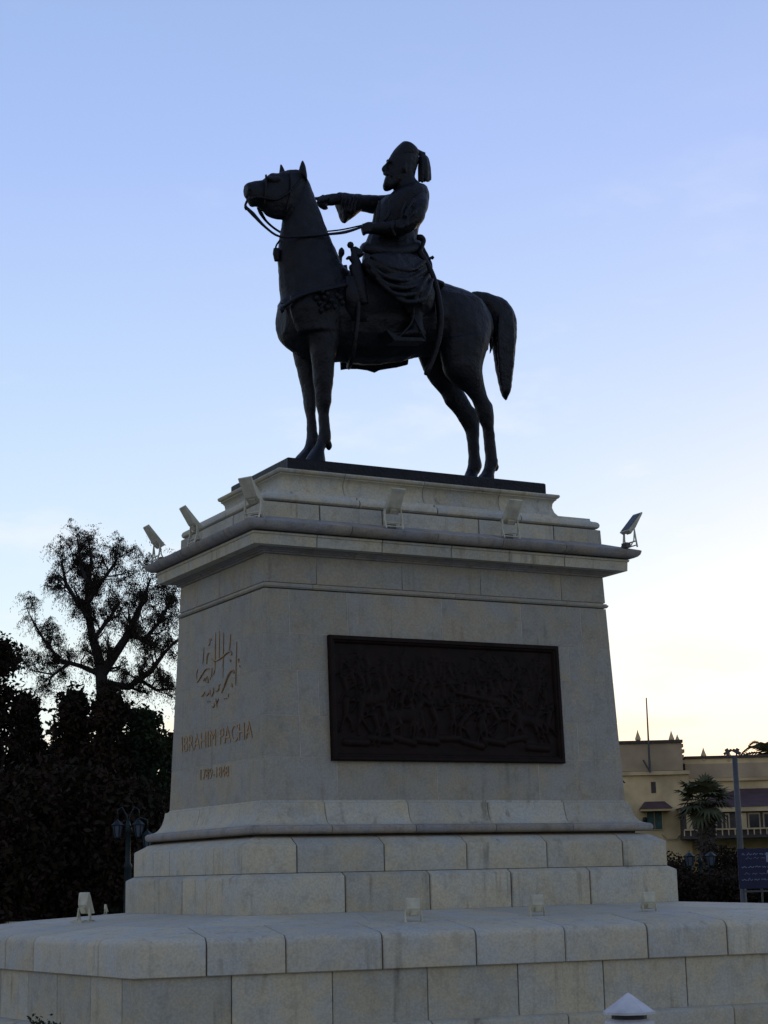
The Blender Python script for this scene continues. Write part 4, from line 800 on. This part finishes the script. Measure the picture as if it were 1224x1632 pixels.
# ------------------------------------------------------------------ far building at the right
def building():
    D = 105.0; o0 = far(1090, 1406, D); o0[2] = GZ; ex = np.array([RT[0], RT[1], 0]); c_, s_ = math.cos(-.03), math.sin(-.03)
    ex = np.array([c_*ex[0]-s_*ex[1], s_*ex[0]+c_*ex[1], 0]); ey = np.array([-ex[1], ex[0], 0])
    root = empty('ochre_building', 'ochre plastered building with spear finials and a tiled bay', 'building', o0, None, math.atan2(ex[1], ex[0]))
    def fac(u, v, y=0.0):                               # pixel to facade coordinates on the plane y in front (-) or behind (+)
        d = ray(u, v); t = ((o0+ey*y-CAM)@ey)/(d@ey); p = CAM+d*t-o0; return float(p@ex), float(p[2])
    xL = fac(940, 1300)[0]; xT, zT = fac(1082, 1186); x2, zW = fac(1091, 1210); xR = fac(1330, 1300)[0]; zR = zW
    zs1 = fac(1040, 1237)[1]; zs2 = fac(1190, 1244)[1]
    mb = MB(); mb.box((x2, 0, 0), (xR, 8, zR)); mb.box((x2, .0, zs2), (xR, -.05, zR)); mb.build('wall', M['plaster'], root)
    mb = MB(); mb.box((xL, -1.2, 0), (x2, 9, zs1)); mb.build('tower_wall', M['plaster'], root)
    mb = MB(); mb.box((xL+.02, -1.17, zs1+.25), (xT, 8.9, zT)); mb.build('tower_parapet', M['plaster2'], root)
    mb = MB(); mb.box((x2, .12, zs2+.2), (xR, 7.9, zR+.004)); mb.box((x2, -.09, zs2+.2), (xR, 0, zR-.3)); mb.build('parapet', M['plaster2'], root)
    mb = MB(); mb.box((xL, -1.36, zs1), (x2+.08, 9.1, zs1+.22)); mb.build('string_course', M['trim'], root)
    mb = MB(); mb.box((x2+.09, -.18, zs2), (xR, -.06, zs2+.16)); mb.build('string_course', M['trim'], root)
    mb = MB(); mb.box((xL, -1.28, zT+.003), (xT+.06, 9, zT+.18)); mb.build('parapet_cap', M['wood'], root)
    mb = MB(); mb.box((x2, -.15, zR+.008), (xR, 8, zR+.16)); mb.build('parapet_cap', M['wood'], root)
    mb = MB()
    for k in range(4): mb.box((xT+.004, -1.0, zT-.25-.32*k), (xT+.12+.05*(k % 2), 8, zT-.05-.32*k))
    mb.build('corner_stones', M['plaster2'], root)
    for u, vt, vb, y in [(1017, 1163, 1184, -1), (1070.5, 1164, 1184, -1), (1080, 1170, 1186, 3.5), (1121.7, 1191, 1210, .0), (1161.5, 1193, 1211, .0)]:
        x, z0 = fac(u, vb, y); z1 = fac(u, vt, y)[1]; h = z1-z0; mb = MB()
        mb.lathe([(.10, -.1), (.12, h*.04), (.05, h*.1), (.16, h*.22), (.17, h*.32), (.11, h*.55), (.05, h*.78), (.008, h)], (x, y, z0), 8); mb.build('finial', M['trim'], root)
    x, z0 = fac(1042, 1264, -1.2); z1 = fac(1042, 1246, -1.2)[1]; mb = MB(); mb.box((x-.14, -1.22, z0), (x+.14, -1.15, z1)); mb.build('slit_window', M['wood'], root)
    # small window with canopy
    x0, z0 = fac(1032, 1322, -1.2); x1, z1 = fac(1054, 1293, -1.2); mb = MB(); mb.box((x0-.06, -1.26, z0-.06), (x1+.06, -1.2, z1)); w = mb.build('window', M['trim'], root)
    xm = (x0+x1)/2
    for a, b in ((x0, xm-.02), (xm+.02, x1)):
        mb = MB(); mb.box((a, -1.29, z0), (b, -1.262, z1-.02))
        for k in range(9): zz = z0+(z1-z0)*(k+.2)/9; mb.box((a+.05, -1.31, zz), (b-.05, -1.288, zz+.06))
        mb.build('shutter', M['shutter'], w)
    x0, z0 = fac(1022, 1293, -1.9); x1, z1 = fac(1070, 1283, -1.9); mb = MB(); mb.box((x0, -2.1, z0), (x1, -1.2, z0+.14)); mb.build('canopy_board', M['trim'], root)
    mb = MB(); mb.add([(x0-.05, -2.2, z0+.145), (x1+.05, -2.2, z0+.145), (x1-.3, -1.21, z1+.25), (x0+.3, -1.21, z1+.25), (x0-.05, -1.21, z0+.145), (x1+.05, -1.21, z0+.145)], [(0, 1, 2, 3), (0, 3, 4), (1, 5, 2), (0, 4, 5, 1), (3, 2, 5, 4)]); mb.build('canopy_roof', M['tile'], root)
    # bay with tiled roof
    yb = -3.0; xa, ze = fac(1088, 1288, yb); xe = fac(1300, 1288, yb)[0]; xr, zr = fac(1178, 1257, -.1); ze2 = fac(1150, 1294, yb)[1]
    mb = MB(); x0r = xa+1.0
    mb.add([(xa-.2, yb-.3, ze), (xe, yb-.3, ze), (xe, -.06, zr), (xr, -.06, zr), (xa-.2, -.06, ze), ((xa+xr)/2-.6, yb*.62, ze+.55*(zr-ze)*.5)], [(0, 1, 2, 3), (0, 3, 4)]); rf = mb.build('tiled_roof', M['tile'], root)
    mb = MB(); mb.box((xa-.1, yb-.25, ze2), (xe, -.1, ze-.01)); mb.build('eaves_board', M['trim'], root)
    zb1 = fac(1150, 1336, yb)[1]; zb2 = fac(1150, 1326, yb)[1]
    mb = MB(); mb.box((xa, yb-.12, zb1), (xe, -.1, zb1+.16)); mb.build('balcony_slab', M['wood'], root)
    mb = MB(); mb.box((xa+.05, yb, zb1+.165), (xe, -.12, ze2-.01)); mb.build('bay_wall', M['wood'], root)
    for u0, u1, nm in [(1094, 1103, 'bay_panel'), (1140, 1152, 'window'), (1156, 1163, 'window'), (1182, 1190, 'bay_panel'), (1192, 1212, 'window'), (1216, 1236, 'window')]:
        a = fac(u0, 1310, yb)[0]; b = fac(u1, 1310, yb)[0]; mb = MB(); mb.box((a, yb-.05, zb2+.1), (b, yb-.004, ze2-.08)); w = mb.build(nm, M['trim'] if nm == 'bay_panel' else M['plaster2'], root)
        if nm == 'window': mb = MB(); mb.box((a+.09, yb-.075, zb2+.2), (b-.09, yb-.052, ze2-.17)); mb.build('pane', M['dark_glass'], w)
    mb = MB()
    for k in range(22): x = xa+(xe-xa)*k/21; mb.box((x-.03, yb-.16, zb1+.165), (x+.03, yb-.125, zb2+.12))
    mb.box((xa, yb-.17, zb2+.12), (xe, yb-.12, zb2+.2)); mb.build('balcony_rail', M['trim'], root)
    x, z = fac(1067, 1337, -1.5); mb = MB(); mb.tube([(x-.35, -1.25, z+.3), (x-.1, -1.4, z-.02), (x+.4, -1.4, z), (x+.65, -1.3, z+.25)], .05, 6); mb.build('pipe', M['trim'], root)
    x, z = fac(1028, 1307, -1.3); mb = MB(); mb.lathe([(.1, -.16), (.15, 0), (.1, .16)], (x, -1.3, z), 8); mb.build('wall_lamp', M['iron'], root)
    # pole on the roof
    p0 = fac(1036, 1231, -1.6); p1 = fac(1030, 1112, -1.6); p2 = fac(1025, 1211, -1.6)
    mast = empty('flag_pole', 'thin leaning pole on the ochre building against the sky', 'pole', o0+ex*p0[0]+ey*-1.6+np.array([0, 0, p0[1]]), None, math.atan2(ex[1], ex[0]))
    mb = MB(); mb.tube([(0, 0, 0), (p1[0]-p0[0], 0, p1[1]-p0[1])], [.07, .035], 6); mb.build('shaft', M['post'], mast); mb = MB(); mb.tube([(0, 0, .02), (p2[0]-p0[0], 0, p2[1]-p0[1])], .05, 6); mb.build('brace', M['post'], mast)
building()

# ------------------------------------------------------------------ palms
def palm(u, vcrown, D, size, label, seed, fan=True, trunk_r=.22, skirt=True):
    r = np.random.default_rng(seed); c = far(u, vcrown, D); h = c[2]-GZ; base = c.copy(); base[2] = GZ
    root = empty('palm_tree', label, 'palm tree', base)
    tr = MB(); k = 14; tr.tube([(0.05*math.sin(i), 0, h*i/k) for i in range(k+1)], [trunk_r*(1.1-.25*i/k)*(1+.08*(i % 2)) for i in range(k+1)], 9)
    if skirt:
        for i in range(240):
            z = h*r.uniform(.42, .98); a = r.uniform(0, 2*math.pi); q = np.array([math.cos(a)*trunk_r*.8, math.sin(a)*trunk_r*.8, z]); o = np.array([math.cos(a), math.sin(a), 0])
            tr.tube([q, q+o*.16+np.array([0, 0, .06]), q+o*.26+np.array([0, 0, -.02])], [.05, .035, .008], 4)
    tr.build('trunk', M['palm_bark'], root)
    for i in range(34 if fan else 26):
        a = i*2.399+r.uniform(-.2, .2); el = math.radians(78-115*(i/(33 if fan else 25))+r.uniform(-8, 8)); o = np.array([math.cos(a)*math.cos(el), math.sin(a)*math.cos(el), math.sin(el)])
        s = size*r.uniform(.8, 1.1); lf = MB(); p0 = np.array([0, 0, h]); side = np.array([-math.sin(a), math.cos(a), 0])
        if fan:
            hub = p0+o*s*.42+np.array([0, 0, -.02*s]); lf.tube([p0, p0+o*s*.22, hub], [.03, .02, .015], 4); up_ = np.cross(side, o)
            for j in range(13):
                th = math.radians(-95+190*j/12); d = o*math.cos(th)+side*math.sin(th); l = s*.55*(1-.22*abs(th)/1.7)
                m_ = hub+d*l*.55+up_*.02; e = hub+d*l+np.array([0, 0, -.28*l*r.uniform(.5, 1.4)]); n2 = np.cross(d, up_)*.045*s
                lf.add([hub, m_+n2, e, m_-n2], [(0, 1, 2, 3)])
        else:
            pts = [p0+o*s*t+np.array([0, 0, -.75*s*t*t]) for t in np.linspace(0, 1, 9)]; lf.tube(pts, [.04]*4+[.02]*5, 4)
            for t in range(1, 9):
                for sg in (-1, 1):
                    for f_ in (0, .5):
                        b = pts[t-1]*(1-f_)+pts[t]*f_; e = b+(side*sg*.30+o*.14)*s*(1-.5*t/9)+np.array([0, 0, -.12*s]); lf.add([b, b+o*.05*s, e], [(0, 1, 2)])
        lf.build('frond', M['palm_leaf'], root)
palm(1122, 1278, 84, 1.75, 'short fan palm with a ragged trunk before the ochre building', 41, True, .38)
palm(1226, 1205, 122, 3.2, 'feathery palm crown rising behind the parapet at the right edge', 42, False, .3, False)

# ------------------------------------------------------------------ lamps, sign, post
def lantern(mb_f, mb_g, c, h, r_):
    x, y, z = c
    mb_f.lathe([(.01, h*1.22), (.02, h*1.1), (r_*.35, h*1.05), (r_*1.15, h*.80), (r_*1.1, h*.76), (r_*.95, h*.75)], c, 6); mb_f.lathe([(r_*.12, -h*.12), (r_*.45, -h*.02), (r_*.6, 0), (r_*.6, .02)], c, 6)
    for k in range(6):
        a = math.pi*k/3; mb_f.tube([(x+r_*.6*math.cos(a), y+r_*.6*math.sin(a), z+.02), (x+r_*.98*math.cos(a), y+r_*.98*math.sin(a), z+h*.76)], .012, 4)
    mb_g.lathe([(r_*.55, .02), (r_*.92, h*.75)], c, 6)
def lamp_post(u, vl, D, offs, label, name='street_lamp', hl=.6, sc=1.0):
    c = far(u, vl, D); base = c.copy(); base[2] = GZ; zl = c[2]-GZ; root = empty(name, label, 'street lamp', base, None, -YAW)
    mb = MB(); mb.lathe([(.22, 0), (.22, .12), (.15, .2), (.12, .7), (.15, .75), (.09, .82), (.075, zl*.75), (.10, zl*.77), (.06, zl*.8), (.055, zl+.1), (.09, zl+.14), (.02, zl+.4)], (0, 0, 0), 10); mb.build('pole', M['iron'], root, True)
    for ox, oz, up_ in offs:
        fm, gm, am = MB(), MB(), MB()
        if up_: am.tube([(0, 0, zl*.86), (ox*.5, 0, zl*.80+oz), (ox, 0, zl+oz-.1)], .025, 6)
        else: am.tube([(0, 0, zl+.1*sc), (ox*.15, 0, zl+.75*sc+oz), (ox*.6, 0, zl+1.05*sc+oz), (ox, 0, zl+.95*sc+oz), (ox, 0, zl+hl*1.2+oz)], .03*sc, 6)
        am.build('arm', M['iron'], root, True); lantern(fm, gm, (ox, 0, zl+oz), hl, .2*sc); f = fm.build('lantern', M['iron'], root); gm.build('glass', M['glass'], f)
lamp_post(204, 1335, 37, [(-.22, 0, 0), (.22, 0, 0), (.40, -.22, 0)], 'dark green lamp post with hooked arms and hanging lanterns', hl=.33, sc=.6)
lamp_post(1116, 1380, 66, [(-.38, 0, 1), (.40, 0, 1)], 'dark lamp post with two blue lanterns below the palm', hl=.45)
def sign():
    D = 50.0; c = far(1205, 1384, D); root = empty('street_sign', 'dark blue direction sign with white lines of Arabic beside the grey post', 'sign', (c[0], c[1], GZ), None, -YAW-.05)
    px = D/FPX; z0 = far(1205, 1416, D)[2]-GZ; z1 = far(1205, 1352, D)[2]-GZ; x0 = (1178-1205)*px; x1 = x0+1.75
    mb = MB(); mb.box((x0, -.03, z0), (x1, .03, z1)); mb.build('panel', M['blue'], root)
    r = np.random.default_rng(3)
    for v, a, b in [(1361, 1184, 1222), (1367, 1190, 1220), (1380, 1183, 1224), (1390, 1186, 1222), (1399, 1182, 1223)]:
        zc = z1-(v-1352)*px; mb = MB(); x = (a-1205)*px
        while x < (b-1205)*px+.5:
            w = r.uniform(.08, .18); n_ = 5
            mb.tube([(x+w*i/n_, -.034, zc+.018*math.sin(i*1.9+x*9)+(.03 if (i == 2 and r.random() < .6) else 0)) for i in range(n_+1)], .012 if v in (1361, 1380, 1399) else .007, 4); x += w+r.uniform(.02, .06)
        mb.build('white_lettering', M['white_print'], root)
    mb = MB(); mb.box((x0+.78, -.034, z1-.38), (x0+1.4, -.031, z1-.12)); mb.box((x0+.78, -.034, z1-.66), (x0+1.4, -.031, z1-.6)); mb.build('white_label', M['white_print'], root)
    for x in (x0+.12, x0+.62, x0+1.15, x0+1.65):
        mb = MB(); mb.tube([(x, 0.05, 0), (x, .05, z0+.1)], .03, 8); mb.build('leg', M['post'], root)
    mb = MB(); mb.box((x0+.12, .03, z0-.10), (x0+1.65, .07, z0-.05)); mb.build('rail', M['post'], root)
sign()
def flood_post():
    D = 55.0; c = far(1171, 1207, D); root = empty('floodlight_post', 'tall grey post with two small floodlights on top', 'post', (c[0], c[1], GZ), None, -YAW); H = c[2]-GZ
    mb = MB(); mb.lathe([(.16, 0), (.16, .05), (.10, .08), (.095, H*.5), (.085, H)], (0, 0, 0), 10); mb.build('pole', M['post'], root, True)
    mb = MB(); mb.box((-.22, -.03, H), (.12, .03, H+.05)); mb.build('crossbar', M['post'], root)
    for x, s in ((-.20, -1), (.06, 1)):
        mb = MB(); M_ = Matrix.Translation((x, 0, H+.16)) @ Matrix.Rotation(.5*s, 4, 'Y'); mb.box((-.13, -.09, -.03), (.13, .09, .05), M_); mb.tube([(x, 0, H+.04), (x, 0, H+.15)], .025, 6)
        mb.box((-.05, -.05, .05), (.05, .05, .12), M_); mb.build('lamp_head', M['post'], root)
flood_post()
# small plant at the bottom left, in front of the wall
def seedling():
    base = far(72, 1640, 13.0); b = base.copy(); b[2] = GZ; root = empty('flowering_plant', 'small dark plant at the foot of the platform wall', 'plant', b); r = np.random.default_rng(8); h = far(72, 1627, 13.0)[2]-GZ
    st = MB(); pts = []
    for k in range(9):
        a = r.uniform(0, 6.28); e = np.array([math.cos(a)*.09, math.sin(a)*.09, h*r.uniform(.8, 1.0)]); st.tube([(0, 0, 0), e*.5+np.array([0, 0, .05]), e], [.008, .006, .003], 4)
        pts.append(e+r.normal(size=(16, 3))*.028); pts.append(e*.7+r.normal(size=(14, 3))*.05)
    st.build('stem', M['bark'], root); link('leaves', leaf_mesh('leaves', np.concatenate(pts), .035, 1.8), M['leaf_c'], root)
seedling()
